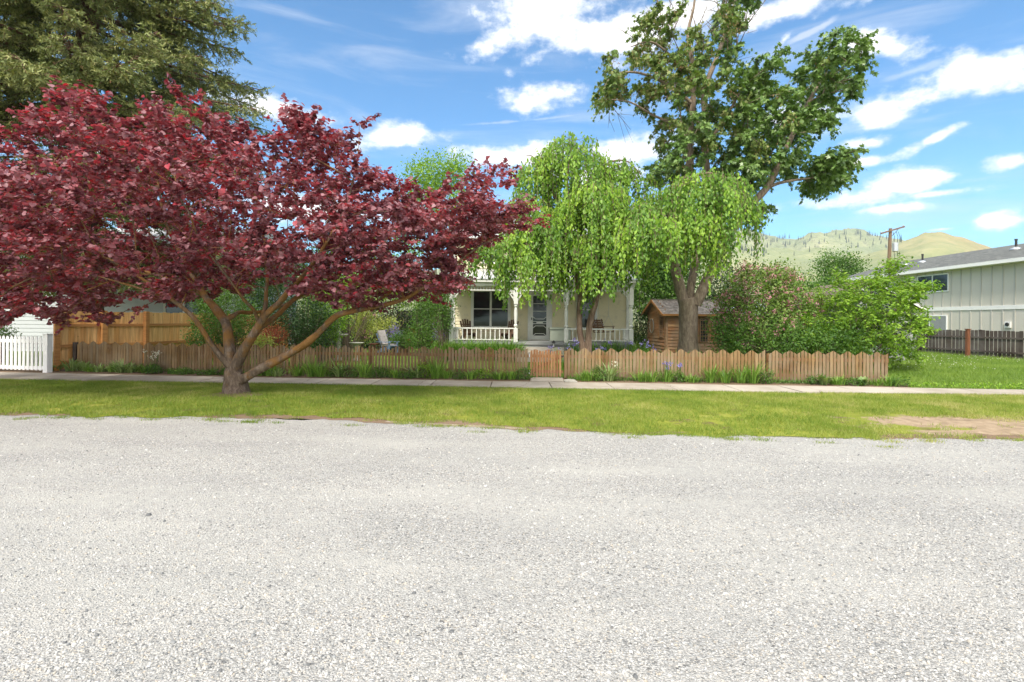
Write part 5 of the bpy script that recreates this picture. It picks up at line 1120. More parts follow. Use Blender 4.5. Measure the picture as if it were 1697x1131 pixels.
# ------------------------------------------------------------------ weeping tree in front of the porch
rs = np.random.RandomState(8); DW = 17.6
limbs = [([(968, 590, DW), (966, 575, DW), (961, 550, DW), (960, 520, DW), (961, 490, DW), (957, 470, DW), (953, 445, DW), (950, 410, DW), (945, 360, DW), (940, 300, 17.7), (948, 245, 17.8)], [.16, .12, .10, .098, .098, .085, .075, .065, .055, .04, .025]),
         ([(974, 594, 17.5), (975, 575, 17.5), (976, 550, 17.45), (980, 525, 17.4), (986, 505, 17.3), (990, 488, 17.2), (1000, 460, 17.1), (1030, 410, 16.9), (1070, 360, 16.7), (1120, 310, 16.5), (1165, 288, 16.4), (1205, 296, 16.3), (1235, 325, 16.3)], [.16, .125, .105, .105, .10, .09, .08, .07, .06, .05, .04, .025, .012]),
         ([(961, 492, DW), (970, 470, 17.3), (985, 430, 17.0), (1000, 380, 16.8), (1010, 330, 16.7), (990, 305, 16.5), (955, 312, 16.3)], [.07, .06, .055, .045, .035, .025, .012]),
         ([(955, 455, DW), (935, 430, 17.4), (905, 410, 17.2), (870, 385, 17.0), (830, 390, 16.9), (800, 415, 16.9)], [.06, .05, .042, .034, .024, .012]),
         ([(950, 400, DW), (930, 350, 17.9), (905, 300, 18.2), (885, 262, 18.3), (872, 258, 18.2)], [.05, .045, .035, .02, .01]),
         ([(945, 350, DW), (975, 300, 18.0), (1010, 270, 18.4), (1040, 268, 18.6), (1062, 290, 18.6)], [.05, .045, .035, .025, .012]),
         ([(1005, 455, 17.1), (1040, 420, 16.5), (1085, 380, 16.0), (1120, 360, 15.8), (1160, 375, 15.7)], [.06, .05, .036, .025, .012]),
         ([(1000, 460, 17.1), (1010, 420, 16.3), (1030, 380, 15.8), (1055, 355, 15.7), (1085, 365, 15.6)], [.055, .045, .034, .022, .012])]
root = empty('weeping_tree', G(970, 600), 'weeping light green tree with two slender trunks in front of the porch', 'tree')
root.location = tuple(P(970, 530, DW)[:2]) + (0,)
parts = []
for i, (c, rd) in enumerate(limbs):
    sp = smooth_pts([P(*q) for q in c], 5); rr = np.interp(np.linspace(0, 1, len(sp)), np.linspace(0, 1, len(rd)), rd); parts.append(limb_mesh(sp, rr, 12, .07, i + 40))
# umbrellas of hanging shoots: (top px,py,D, half-width px, shoulder drop px, depth m, hang from-to px, n shoots)
umb = [(945, 228, 17.9, 60, 62, 1.7, 60, 150, 34), (884, 262, 18.2, 26, 40, .9, 50, 110, 12), (1028, 268, 18.5, 55, 60, 1.4, 50, 130, 26), (985, 306, 16.6, 58, 40, 1.3, 80, 140, 34), (1165, 286, 16.4, 78, 62, 1.6, 50, 95, 56),
       (1070, 345, 15.9, 60, 45, 1.4, 40, 80, 32), (905, 360, 17.1, 60, 40, 1.5, 40, 95, 30), (830, 392, 16.9, 52, 32, 1.3, 20, 66, 24), (950, 390, 17.0, 66, 40, 1.6, 30, 72, 28), (1150, 358, 15.7, 55, 32, 1.2, 20, 50, 24),
       (1020, 390, 16.4, 50, 36, 1.5, 40, 82, 26), (1095, 315, 17.0, 56, 45, 1.3, 50, 95, 18), (872, 415, 16.6, 26, 22, 1.0, 30, 70, 9), (832, 430, 16.6, 10, 14, .6, 40, 80, 4), (1182, 385, 15.9, 20, 24, .7, 40, 85, 8), (1000, 430, 16.2, 34, 20, .8, 20, 52, 10),
       (1215, 320, 16.2, 30, 30, .9, 20, 60, 10), (880, 320, 17.6, 40, 40, 1.2, 40, 90, 16)]
LP = []; LT = []; LN = []; LR = []; TA = []; TB = []
for (px, py, D, hw, sd, rd, h0, h1, n) in umb:
    n = int(n * 1.75); th = rs.uniform(0, 2 * np.pi, n); r = np.sqrt(rs.uniform(.0, 1.0, n)); a = r * np.cos(th); b = r * np.sin(th)
    top = PV(px + a * hw, py + (r ** 2.4) * sd + rs.normal(size=n) * 3, np.full(n, D)); top[:, 1] = D + b * rd
    Lh = (h0 * .6 + (h1 * 1.12 - h0 * .6) * rs.uniform(0, 1, n) ** 1.5) / F * D * (.65 + .35 * r) * (1.12 if px < 1040 else 1)
    # a small arching shoot joins each strand to the umbrella's middle
    c = P(px, py + 4, D)
    KS = 6; top = np.repeat(top, KS, 0) + rs.normal(size=(n * KS, 3)) * np.array([.15, .15, .05]); Lh = np.repeat(Lh, KS) * rs.uniform(.45, 1.12, n * KS); tone_ = np.repeat(rs.uniform(0, 1, n), KS); n = n * KS
    for k in range(n):
        A = top[k]; o = A - c; o[2] = 0; o = o / (np.linalg.norm(o) + .3); m_ = max(6, int(Lh[k] / .06)); s = np.linspace(0, 1, m_)
        swing = rs.normal(size=2) * .05; off = o[None, :] * (.22 * (1 - np.exp(-s[:, None] * 5))) * min(1, Lh[k])
        pts = A[None] + off; pts[:, 2] -= Lh[k] * s; pts[:, 0] += swing[0] * s; pts[:, 1] += swing[1] * s
        LP.append(pts + rs.normal(size=(m_, 3)) * .035); t = rs.normal(size=(m_, 3)) * .55 + np.array([0, 0, -1.25]) + o * .2; LT.append(t)
        nn = rs.normal(size=(m_, 3)) * .38 + o * .9 + np.array([0, -.3, .5]); LN.append(nn); LR.append(np.clip(tone_[k] * .5 + rs.uniform(0, .5, m_), 0, 1))
        if k % 2 == 0: TA.append(pts[0]); TB.append(pts[m_ // 2]); TA.append(pts[m_ // 2]); TB.append(pts[-1])
    for k in range(0, n, 12):
        q = c + rs.normal(size=3) * .1 - np.array([0, 0, .1]); TA.append(q); TB.append(top[k])
LP = np.concatenate(LP); LT = np.concatenate(LT); LN = np.concatenate(LN); LR = np.concatenate(LR)
TA = np.array(TA); TB = np.array(TB); parts.append(frusta(TA, TB, np.full(len(TA), .006), np.full(len(TA), .004), 4))
V, f, t, _ = join(parts); np_mesh('trunk', V, f, t, M['bark_weep'], root, smooth=True)
v = leaves(LP, LT, LN, .125 * rs.uniform(.6, 1.25, len(LP)), OVAL, LR, rs); np_mesh('crown', v[0], v[1], v[2], M['weep_leaf'], root, rnd=v[3])
print('weep leaves', len(LP))

# ------------------------------------------------------------------ tall maple
rs = np.random.RandomState(31); DM = 19.0
limbs = [([(1141, 600, DM), (1141, 575, DM), (1141, 555, DM), (1140, 530, DM), (1140, 508, DM), (1138, 495, DM)], [.48, .36, .335, .325, .35, .34]),
         ([(1133, 500, DM), (1126, 475, DM), (1119, 445, DM), (1114, 420, DM), (1118, 370, 19.1), (1132, 320, 19.2), (1143, 280, 19.2), (1142, 230, 19.2), (1148, 180, 19.2), (1150, 120, 19.2), (1140, 60, 19.2), (1150, 10, 19.2), (1155, -40, 19.2)], [.21, .19, .18, .175, .16, .14, .14, .125, .11, .09, .065, .045, .02]),
         ([(1142, 500, DM), (1146, 470, 19.1), (1152, 440, 19.2), (1160, 400, 19.3), (1170, 350, 19.3), (1172, 300, 19.3), (1168, 250, 19.3), (1170, 200, 19.3), (1168, 150, 19.3), (1190, 90, 19.4), (1210, 30, 19.5), (1225, -30, 19.5)], [.17, .15, .145, .14, .14, .135, .13, .13, .11, .08, .05, .02]),
         ([(1152, 505, 18.9), (1165, 480, 18.8), (1180, 445, 18.7), (1200, 400, 18.6), (1225, 365, 18.6), (1248, 335, 18.6), (1270, 312, 18.6), (1292, 270, 18.6), (1320, 210, 18.7), (1345, 160, 18.8), (1375, 110, 18.8)], [.22, .19, .17, .16, .155, .14, .12, .10, .08, .06, .03]),
         ([(1262, 318, 18.6), (1285, 306, 18.5), (1310, 300, 18.4), (1340, 296, 18.3), (1370, 292, 18.2)], [.075, .06, .045, .034, .02]),
         ([(1150, 175, 19.2), (1120, 150, 19.1), (1085, 130, 19.0), (1050, 120, 18.9), (1015, 125, 18.8), (1000, 150, 18.8)], [.075, .06, .05, .04, .03, .015]),
         ([(1144, 220, 19.2), (1115, 205, 19.0), (1080, 190, 18.9), (1045, 170, 18.8), (1010, 165, 18.8)], [.06, .05, .04, .03, .015]),
         ([(1149, 120, 19.2), (1115, 95, 19.1), (1080, 70, 19.0), (1045, 78, 19.0)], [.06, .045, .032, .015]),
         ([(1172, 240, 19.3), (1200, 200, 19.0), (1230, 150, 18.8), (1260, 130, 18.7)], [.07, .055, .035, .015])]
blobs = [([(1040, 70), (1060, 40), (1090, 28), (1115, 30), (1130, 50), (1125, 75), (1095, 80), (1065, 90), (1045, 100), (1030, 125), (1022, 100)], 34, 'dry'),
         ([(988, 120), (1010, 108), (1045, 112), (1085, 118), (1130, 122), (1130, 150), (1090, 150), (1050, 140), (1030, 160), (1020, 200), (1000, 208), (986, 180)], 52, 'dry'),
         ([(1040, 140), (1100, 100), (1140, 60), (1180, 40), (1215, 60), (1230, 90), (1222, 130), (1230, 170), (1215, 210), (1170, 220), (1120, 225), (1090, 200), (1050, 178)], 112, 'dry'),
         ([(1170, 20), (1200, -10), (1240, -20), (1255, 20), (1258, 60), (1230, 60), (1190, 50)], 32, 'dry'),
         ([(1085, 200), (1130, 190), (1170, 200), (1180, 260), (1160, 300), (1100, 310), (1080, 290), (1060, 262), (1090, 250)], 60, 'green'),
         ([(1200, 120), (1245, 125), (1262, 100), (1285, 105), (1290, 130), (1262, 170), (1240, 200), (1205, 180)], 45, 'dry'),
         ([(1312, 100), (1330, 72), (1372, 76), (1385, 92), (1408, 72), (1424, 104), (1416, 150), (1400, 185), (1380, 200), (1340, 195), (1312, 170), (1300, 140)], 84, 'green'),
         ([(1170, 200), (1230, 170), (1290, 165), (1330, 190), (1370, 195), (1388, 205), (1360, 235), (1330, 262), (1322, 300), (1290, 300), (1250, 310), (1210, 290), (1180, 262), (1168, 230)], 150, 'green'),
         ([(1318, 288), (1335, 262), (1365, 262), (1392, 248), (1402, 268), (1398, 300), (1372, 322), (1335, 326), (1318, 310)], 58, 'green'),
         ([(1180, 262), (1230, 270), (1250, 300), (1240, 330), (1210, 360), (1180, 340)], 50, 'green'),
         ([(1240, 345), (1262, 335), (1265, 350), (1250, 362)], 6, 'green')]
T = []; 
for poly, n, kd in blobs: T.append(crown_pts(poly, n, 19.0, 2.6, 11 if n > 10 else 3, rs, full=70))
T = np.concatenate(T); xm = P(1215, 100, 19)[0]
isdry = lambda tp: (tp[:, 0] + (tp[:, 2] - 9) * .1 + rs.normal(size=len(tp)) * 1.3 < P(1190, 150, 19)[0]) & (tp[:, 2] + rs.normal(size=len(tp)) * .8 > 8.2)
st_ = rs.get_state(); 
def dsel(tp): rs.set_state(st_); return isdry(tp)
def gsel(tp): rs.set_state(st_); return ~isdry(tp)
mroot, tp = make_tree('maple_tree', 'tall maple with thick forked trunk and dark green crown towering over the cedar shed', 'tree', tuple(P(1141, 530, DM)[:2]) + (0,), limbs, T, M['bark_maple'], M['maple_leaf'], P(1180, 330, 19.2),
          [dict(n_tw=6, L=.48, n_lf=11, droop=.35, flat=.9, out=.6, size=.135, sv=.35, tpl=PALM, tipdown=.9, nup=.8, sel=gsel), dict(n_tw=6, L=.46, n_lf=10, droop=.45, flat=.9, out=.6, size=.12, sv=.35, tpl=PALM, tipdown=1.1, nup=.7, sel=dsel, mat=M['maple_dry'], pname='browning_crown')], jit=.14, bend=.1, alpha=.15, tipr=.009, rs=rs, lump=.07)
sd = tp[dsel(tp)]; sd = sd[rs.uniform(size=len(sd)) < .8]; q = np.repeat(sd + np.array([0, -.1, -.15]), 16, 0) + rs.normal(size=(len(sd) * 16, 3)) * .12
v = leaves(q, rs.normal(size=q.shape) * .5 + [0, 0, -1], rs.normal(size=q.shape), .085, SLIM, None, rs); np_mesh('seed_clusters', *v[:3], M['seed'], mroot, rnd=v[3])
# bare dead twigs at the top
A = []; B = []; ra = []
for _ in range(46):
    s = P(rs.uniform(1090, 1250), rs.uniform(0, 90), 19 + rs.normal() * .8); s = tp[np.linalg.norm(tp - s, axis=1).argmin()]; d = unit(np.array([rs.normal() * .45, rs.normal() * .3, 1.0])); L = rs.uniform(.7, 1.7); m_ = s + d * L * .5 + rs.normal(size=3) * .05; e = m_ + unit(d + rs.normal(size=3) * .25) * L * .5
    A += [s, m_]; B += [m_, e]; ra += [.022, .014]
    for _ in range(3): k = m_ + (e - m_) * rs.uniform(-.3, .8); A.append(k); B.append(k + unit(d + rs.normal(size=3) * .8) * rs.uniform(.2, .5)); ra.append(.009)
for (px, py) in ((1020, 45), (1258, 20), (1010, 205), (1045, 215), (1390, 165), (1240, 45), (1235, 90)):
    s = P(px, py, 19); t0 = tp[np.linalg.norm(tp - s, axis=1).argmin()]; A.append(t0); B.append(s); ra.append(.012)
    for _ in range(4): A.append(t0 + (s - t0) * rs.uniform(.3, .9)); B.append(s + rs.normal(size=3) * .25); ra.append(.007)
v = frusta(np.array(A), np.array(B), np.array(ra), np.array(ra) * .5, 5); np_mesh('dead_twigs', *v, M['bark_grey'], mroot)

# ------------------------------------------------------------------ big spruce at the left
rs = np.random.RandomState(77); sx, sy = P(141, 530, 20.0)[:2]; root = empty('spruce_tree', (sx, sy, 0), 'huge old spruce with drooping olive green branches at the upper left behind the red tree', 'tree')
tz = np.linspace(0, 19.5, 26); tpts = np.stack([sx + .12 * np.sin(tz * .5), np.full(26, sy), tz], -1); parts = [limb_mesh(tpts, np.interp(tz, [0, 3, 12, 19.5], [.62, .46, .34, .08]), 16, .08, 3)]
A = []; B = []; ra = []; rb = []; tw0 = []; tw1 = []
z = 3.4
while z < 19:
    nb = 6 if z > 8 else 4
    for _ in range(nb):
        az = rs.uniform(0, 2 * np.pi)
        if math.sin(az) > .35 and rs.uniform() < .45: continue
        Lb = np.interp(z, [3, 6, 11, 15, 19.5], [5.4, 6.2, 6.6, 5.6, 1.0]) * rs.uniform(.72, 1.05); zz = z + rs.uniform(-.3, .3)
        o = np.array([math.cos(az), math.sin(az), 0]); side = np.array([-o[1], o[0], 0]); n = 9; s = np.linspace(0, 1, n); wv = rs.normal() * .35
        line = np.array([sx, sy, zz]) + o * (s * Lb)[:, None] + side * (wv * s ** 2)[:, None]; line[:, 2] += Lb * (-.02 * s - .30 * s ** 2 + .19 * s ** 3) + .3 * np.sin(s * 3) * rs.uniform(-.2, .6)
        r0 = .012 * Lb + .02; rr = r0 * (1 - .85 * s)
        A += list(line[:-1]); B += list(line[1:]); ra += list(rr[:-1]); rb += list(rr[1:])
        ns = int(Lb * 8)
        for j in range(ns):
            u = rs.uniform(.14, 1.0) ** .8; i = min(n - 2, int(u * (n - 1))); p = line[i] + (line[i + 1] - line[i]) * (u * (n - 1) - i); sd_ = 1 if j % 2 else -1
            l2 = (.35 + 1.15 * (1 - u) * 1.0 + .2) * rs.uniform(.6, 1.1); dr = unit(o * .55 + side * sd_ * rs.uniform(.3, 1) + np.array([0, 0, rs.uniform(-.9, .05)]))
            e = p + dr * l2; A.append(p); B.append(e); ra.append(.012); rb.append(.005); nk = max(3, int(l2 / .11))
            for k in range(nk):
                q = p + (e - p) * (k + 1) / nk; d2 = unit(dr * .9 + side * rs.normal() * .7 + o * .4 * rs.normal() + np.array([0, 0, rs.normal() * .35 - .12])); l3 = rs.uniform(.16, .34); tw0.append(q); tw1.append(q + d2 * l3)
    z += .34
A = np.array(A); B = np.array(B); parts.append(frusta(A, B, np.array(ra), np.array(rb), 5)); V, f, t, _ = join(parts); np_mesh('trunk', V, f, t, M['bark_spruce'], root, smooth=True)
tw0 = np.array(tw0); tw1 = np.array(tw1); n = len(tw0); print('spruce twigs', n)
K = 8; u = np.tile(np.linspace(.05, 1, K), n); base = np.repeat(tw0, K, 0) + np.repeat(tw1 - tw0, K, 0) * u[:, None]; d = unit(np.repeat(tw1 - tw0, K, 0)); rnv = rs.normal(size=(n * K, 3)); sdv = unit(rnv - d * (rnv * d).sum(1, keepdims=True))
t = d * .75 + sdv; tone = np.clip(np.repeat(rs.uniform(0, .55, n), K) + .38 * u * rs.uniform(.3, 1.1, n * K), 0, 1)
NEED = (np.array([[-.16, 0, 0], [.16, 0, 0], [.10, .8, .05], [0, 1, 0], [-.10, .8, .05]]), [[0, 1, 2, 3, 4]])
v = leaves(base, t, rs.normal(size=t.shape), .105 * rs.uniform(.8, 1.3, n * K), NEED, tone, rs); np_mesh('needles', *v[:3], M['needle'], root, rnd=v[3])
# tan cones
n2 = 900; i = rs.choice(n, n2); v = leaves(tw1[i], rs.normal(size=(n2, 3)) * .3 + [0, 0, -1], rs.normal(size=(n2, 3)), .09, QUAD, None, rs); v2 = leaves(tw1[i], rs.normal(size=(n2, 3)) * .3 + [0, 0, -1], rs.normal(size=(n2, 3)), .09, QUAD, None, rs)
J = join([v, v2]); np_mesh('cones', J[0], J[1], J[2], M['seed'], root, rnd=J[3])

# ------------------------------------------------------------------ bushes and trees in and behind the garden
def bl(px, py, D, rx, ry, rd=None, w_=None):
    c = P(px, py, D); a = rx / F * D; b = ry / F * D; rd = rd or a * .8; return (c, (a, rd, b), w_ or a * b)
def at(px, D): p = P(px, 530, D); return (p[0], p[1], 0)
g_ = 'trees and bushes at the back of the garden'
shrub('flowering_bush', 'large bush with dusty pink blossoms behind the right part of the picket fence', 'bush', at(1265, 18.6), [bl(1262, 535, 18.6, 72, 52), bl(1262, 488, 18.7, 58, 40), bl(1215, 520, 18.6, 30, 45), bl(1310, 510, 18.7, 42, 50), bl(1240, 455, 18.8, 18, 14, w_=.3), bl(1290, 462, 18.8, 22, 18, w_=.3)], M['pinkbush_leaf'], 720, 26, .095, flowers=(M['pink'], 430, .05))
lb_ = [(1292, 590), (1290, 560), (1310, 530), (1335, 515), (1350, 490), (1372, 470), (1390, 462), (1412, 458), (1430, 466), (1450, 462), (1466, 448), (1468, 430), (1484, 426), (1496, 440), (1488, 462), (1500, 474), (1524, 468), (1550, 470), (1546, 480), (1520, 488), (1502, 492), (1516, 506), (1535, 512), (1520, 524), (1530, 545), (1546, 548), (1536, 556), (1515, 562), (1500, 580), (1480, 596), (1440, 600), (1380, 600), (1330, 596)]
T = crown_pts(lb_, 560, 18.7, 1.9, 4, rs, full=60); T = np.concatenate([T] + [np.array([P(a[0] + (b_[0] - a[0]) * t + rs.normal() * 4, a[1] + (b_[1] - a[1]) * t + rs.normal() * 3, 18.3 + rs.normal() * .3) for t in np.linspace(0, 1, k_)]) for a, b_, k_ in (((1466, 474), (1487, 434), 12), ((1490, 488), (1545, 474), 14), ((1500, 540), (1540, 548), 8), ((1400, 480), (1385, 452), 6), ((1500, 575), (1516, 596), 6))]); bs = P(1425, 530, 18.8); bs[2] = 0
lim = [(np.array([bs, bs + [0, 0, .15], bs + v_ * .5 + [0, 0, .5], bs + v_ + [0, 0, 1.0]]), [.05, .04, .03, .014]) for v_ in (np.array([-1.1, 0, .3]), np.array([-.4, -.4, .8]), np.array([.5, .2, .9]), np.array([1.1, -.1, .3]), np.array([-.2, .6, .7]), np.array([.9, .3, 1.0]))]
make_tree('lime_bush', 'spreading lime green leafy bush at the right end of the picket fence', 'bush', tuple(bs), lim, T, M['bark_grey'], M['lime_leaf'], bs + [0, 0, .5], [dict(n_tw=4, L=.42, n_lf=9, droop=.2, flat=.5, out=.8, size=.105, sv=.35, tpl=OVAL, tipdown=.4, nup=.9, tw_r=.003)], jit=.2, bend=.2, alpha=.25, tipr=.005, rs=rs, lump=.05)
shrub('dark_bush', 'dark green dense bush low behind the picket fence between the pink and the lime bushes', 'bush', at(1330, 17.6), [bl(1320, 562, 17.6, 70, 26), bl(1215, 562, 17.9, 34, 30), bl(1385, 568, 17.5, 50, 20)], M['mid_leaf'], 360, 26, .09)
shrub('dark_bush', 'dark green leaves added to stand for the shade inside the lime green bush', 'bush', at(1420, 21.2), [bl(1400, 545, 21.2, 60, 40), bl(1465, 545, 21.2, 36, 40), bl(1430, 505, 21.4, 50, 26)], M['dark_leaf'], 330, 26, .10)  # added filler: dark leaf colour stands for shade within the lime bush
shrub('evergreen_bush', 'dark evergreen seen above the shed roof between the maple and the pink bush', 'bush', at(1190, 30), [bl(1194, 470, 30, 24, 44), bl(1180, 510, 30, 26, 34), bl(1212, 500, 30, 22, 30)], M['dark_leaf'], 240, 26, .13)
shrub('background_tree', 'round green tree beyond the bushes left of the grey shingle roof', 'tree', at(1385, 50), [bl(1374, 446, 50, 22, 20), bl(1398, 442, 50, 20, 16), bl(1418, 448, 50, 13, 12), bl(1385, 475, 50, 36, 22)], M['mid_leaf'], 260, 26, .21)
shrub('background_tree', 'low green tree beyond the pink bush in front of the pale hill', 'tree', at(1320, 40), [bl(1318, 470, 40, 26, 14), bl(1290, 478, 40, 24, 14), bl(1345, 476, 40, 20, 12), bl(1312, 505, 40, 50, 22)], M['mid_leaf'], 220, 24, .17)
shrub('background_tree', 'bright green tree filling the gap between the porch and the cedar shed', 'tree', at(1075, 30), [bl(1075, 480, 30, 32, 50), bl(1068, 440, 30, 40, 45), bl(1120, 460, 31, 36, 50), bl(1100, 420, 31, 40, 40)], M['mid_leaf'], 640, 28, .17)
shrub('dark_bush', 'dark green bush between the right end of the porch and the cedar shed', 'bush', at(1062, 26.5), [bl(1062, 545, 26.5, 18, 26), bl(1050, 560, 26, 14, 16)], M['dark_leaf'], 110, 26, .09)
shrub('background_tree', 'pale green tree top rising behind the red crown near the middle of the sky', 'tree', at(728, 27), [bl(722, 285, 27, 44, 20), bl(700, 300, 27, 30, 22), bl(750, 285, 27, 26, 22), bl(728, 340, 27, 60, 40)], M['lime_leaf'], 330, 24, .14)
shrub('background_tree', 'yellow green tree behind the pale blue garden chair', 'tree', at(640, 28), [bl(625, 470, 28, 60, 36), bl(680, 480, 28, 40, 30), bl(590, 500, 28, 40, 30), bl(650, 420, 28, 60, 40), bl(560, 440, 28, 50, 45)], M['lime_leaf'], 480, 24, .13)
shrub('background_tree', 'green leafy tree filling the back of the garden beneath the red crown', 'tree', at(500, 27), [bl(470, 440, 27, 70, 40), bl(540, 470, 27, 50, 45), bl(420, 480, 27, 46, 50)], M['mid_leaf'], 360, 24, .14)
shrub('dark_bush', 'tall dark green bush behind the picket fence just right of the red tree trunk', 'bush', at(495, 18.5), [bl(495, 520, 18.5, 42, 50), bl(475, 545, 18.3, 40, 32), bl(530, 535, 18.6, 24, 40), bl(460, 490, 18.8, 34, 34)], M['dark_leaf'], 420, 28, .07)
shrub('climbing_bush', 'tall leafy bush with reddish buds at the right end of the honey cedar fence', 'bush', at(385, 17.2), [bl(380, 520, 17.2, 32, 52), bl(350, 535, 17.0, 28, 28), bl(405, 540, 17.2, 26, 36), bl(335, 560, 16.6, 22, 12, w_=.2), bl(345, 498, 17.3, 26, 16, w_=.3)], M['mid_leaf'], 380, 28, .065, flowers=(M['rust_leaf'], 7, .035))
shrub('rust_maple', 'low rust red lace leaved shrub seen between the limbs of the red tree', 'bush', at(452, 16.9), [bl(452, 556, 16.9, 22, 16), bl(440, 566, 16.8, 20, 10)], M['rust_leaf'], 90, 26, .06, SLIM)
shrub('variegated_shrub', 'pale yellow green shrub just above the fence left of the rust red shrub', 'bush', at(436, 16.4), [bl(434, 570, 16.4, 16, 9)], M['yellow_leaf'], 46, 24, .06)
shrub('lime_bush', 'bright lime bush above the picket fence beneath the long low red tree limb', 'bush', at(535, 19.5), [bl(535, 545, 19.5, 26, 34), bl(552, 525, 19.7, 24, 24), bl(520, 510, 19.6, 24, 20)], M['lime_leaf'], 210, 24, .075)
shrub('dark_bush', 'rounded green bush beside the stone birdbath', 'bush', at(549, 21.5), [bl(549, 548, 21.5, 16, 26), bl(562, 535, 21.8, 14, 20)], M['dark_leaf'], 110, 24, .07)
shrub('variegated_shrub', 'yellow and pink tinged shrub right of the small garden tree', 'bush', at(598, 24), [bl(600, 540, 24, 14, 26), bl(606, 525, 24, 12, 14)], M['yellow_leaf'], 100, 22, .08, flowers=(M['pink'], 12, .05))
shrub('variegated_shrub', 'arching yellow leaved shrub behind the pale blue garden chair', 'bush', at(637, 27.5), [bl(637, 538, 27.5, 22, 9), bl(628, 545, 27.5, 12, 12)], M['yellow_leaf'], 70, 22, .10)
shrub('hedge', 'dark green hedge across the back of the garden', 'hedge', at(640, 29), [bl(620, 545, 29, 44, 30), bl(665, 525, 29, 40, 30), bl(580, 550, 29, 40, 30), bl(530, 555, 29, 50, 36), bl(720, 545, 28.5, 34, 30)], M['dark_leaf'], 420, 26, .11)
shrub('flowering_plant', 'clump of lavender blue flowers behind the pale blue garden chair', 'flowers', at(654, 25.5), [bl(652, 555, 25.5, 10, 14)], M['purple'], 40, 14, .06, QUAD)
shrub('flowering_plant', 'clump of lavender flowers left of the first porch post', 'flowers', at(729, 22.5), [bl(728, 552, 22.5, 6, 12)], M['purple'], 22, 14, .06, QUAD)
shrub('garden_bush', 'green mounded plants in the border right of the pale blue chair', 'bush', at(672, 25), [bl(672, 562, 25, 20, 10), bl(650, 566, 25, 14, 7)], M['mid_leaf'], 120, 24, .07)
shrub('garden_bush', 'upright leafy bush standing alone between the garden lawn and the porch', 'bush', at(703, 18.8), [bl(703, 535, 18.8, 22, 42), bl(700, 562, 18.7, 22, 16), bl(712, 510, 18.9, 16, 20)], M['mid_leaf'], 250, 26, .06, flowers=(M['rust_leaf'], 4, .03))
shrub('garden_bush', 'leafy green shrub hugging the left end of the porch', 'bush', at(733, 21.2), [bl(733, 515, 21.4, 13, 36), bl(726, 490, 21.6, 14, 20)], M['mid_leaf'], 150, 24, .08)
# small garden tree with a visible trunk
sp = smooth_pts([P(574, 585, 22), P(574, 560, 22), P(573, 540, 22), P(574, 528, 22)], 4); parts = [limb_mesh(sp, np.linspace(.17, .13, len(sp)), 10, .06, 1)]
for e in ((560, 512), (590, 510), (575, 500), (552, 500), (602, 494)): s2 = smooth_pts([P(574, 530, 22), P((574 + e[0]) / 2 + 1, (530 + e[1]) / 2 + 2, 22), P(e[0], e[1], 22)], 3); parts.append(limb_mesh(s2, np.linspace(.085, .04, len(s2)), 8, .05, 2))
t_ = shrub('garden_tree', 'small garden tree with bare grey forked trunk beside the birdbath', 'tree', at(574, 22), [bl(565, 480, 22, 50, 24), bl(610, 475, 22, 46, 22), bl(540, 490, 22, 26, 18)], M['lime_leaf'], 200, 22, .09); V, f, t, _ = join(parts); np_mesh('trunk', V, f, t, M['bark_grey'], t_, smooth=True)
# left: shrubs seen under the spruce
shrub('background_tree', 'green conifer branches low behind the left edge of the red crown', 'tree', at(-70, 17), [bl(10, 380, 17, 40, 50), bl(-30, 440, 17, 60, 60), bl(15, 330, 17, 26, 30)], M['mid_leaf'], 220, 24, .12, SLIM, nst=1)
shrub('garden_bush', 'small green bush behind the white fence at the left edge', 'bush', at(0, 18), [bl(0, 560, 18, 16, 16)], M['mid_leaf'], 60, 22, .07)

# ------------------------------------------------------------------ strap-leaved plants
def clump(name, label, cat, pos, n, h, spread, width, mat, lean=.6, flowers=None, group=None):
    r = empty(name, pos, label, cat, group); v = strap_clump(pos, n, h, spread, width, lean, RS); np_mesh('leaves', *v[:3], mat, r, rnd=v[3])
    if flowers:
        fm, nf, fh, fs = flowers; A = []; B = []; Q = []
        for _ in range(nf): a = RS.uniform(0, 6.28); rr = RS.uniform(0, spread + .15); b = np.array(pos) + [rr * math.cos(a) * .5, rr * math.sin(a) * .5, 0]; e = np.array(pos) + [rr * math.cos(a), rr * math.sin(a), fh * RS.uniform(.75, 1.1)]; A.append(b); B.append(e); Q.append(e)
        v = frusta(np.array(A), np.array(B), np.full(nf, .006), np.full(nf, .005), 4); np_mesh('stalks', *v, mat, r); Q = np.repeat(np.array(Q), 9, 0) + RS.normal(size=(nf * 9, 3)) * fs * .7; v = leaves(Q, RS.normal(size=Q.shape) + [0, 0, .3], RS.normal(size=Q.shape), fs * RS.uniform(.7, 1.2, len(Q)), QUAD, None, RS); np_mesh('blossoms', *v[:3], fm, r, rnd=v[3])
    return r
def hpos(x, y): p = hm @ Vector((x, y, 0)); return (p.x, p.y, 0)
k = 0
for x in np.arange(-.3, 3.0, .34):
    for y in (-.55, -1.0): clump('daylily', 'arching green daylily in the dense row along the porch front left of the steps', 'plant', hpos(x + RS.uniform(-.1, .1), y), 90, 1.02, .16, .028, M['strap_leaf'], .8, group='daylilies along the porch front left of the steps')
for x in np.arange(5.1, 8.3, .42): clump('iris', 'green iris clump with blue flowers along the porch front right of the steps', 'plant', hpos(x, -.8 + RS.uniform(-.2, .2)), 70, .95, .18, .032, M['strap_leaf'], .4, (M['purple'], 1, .9, .045), group='irises along the porch front right of the steps')
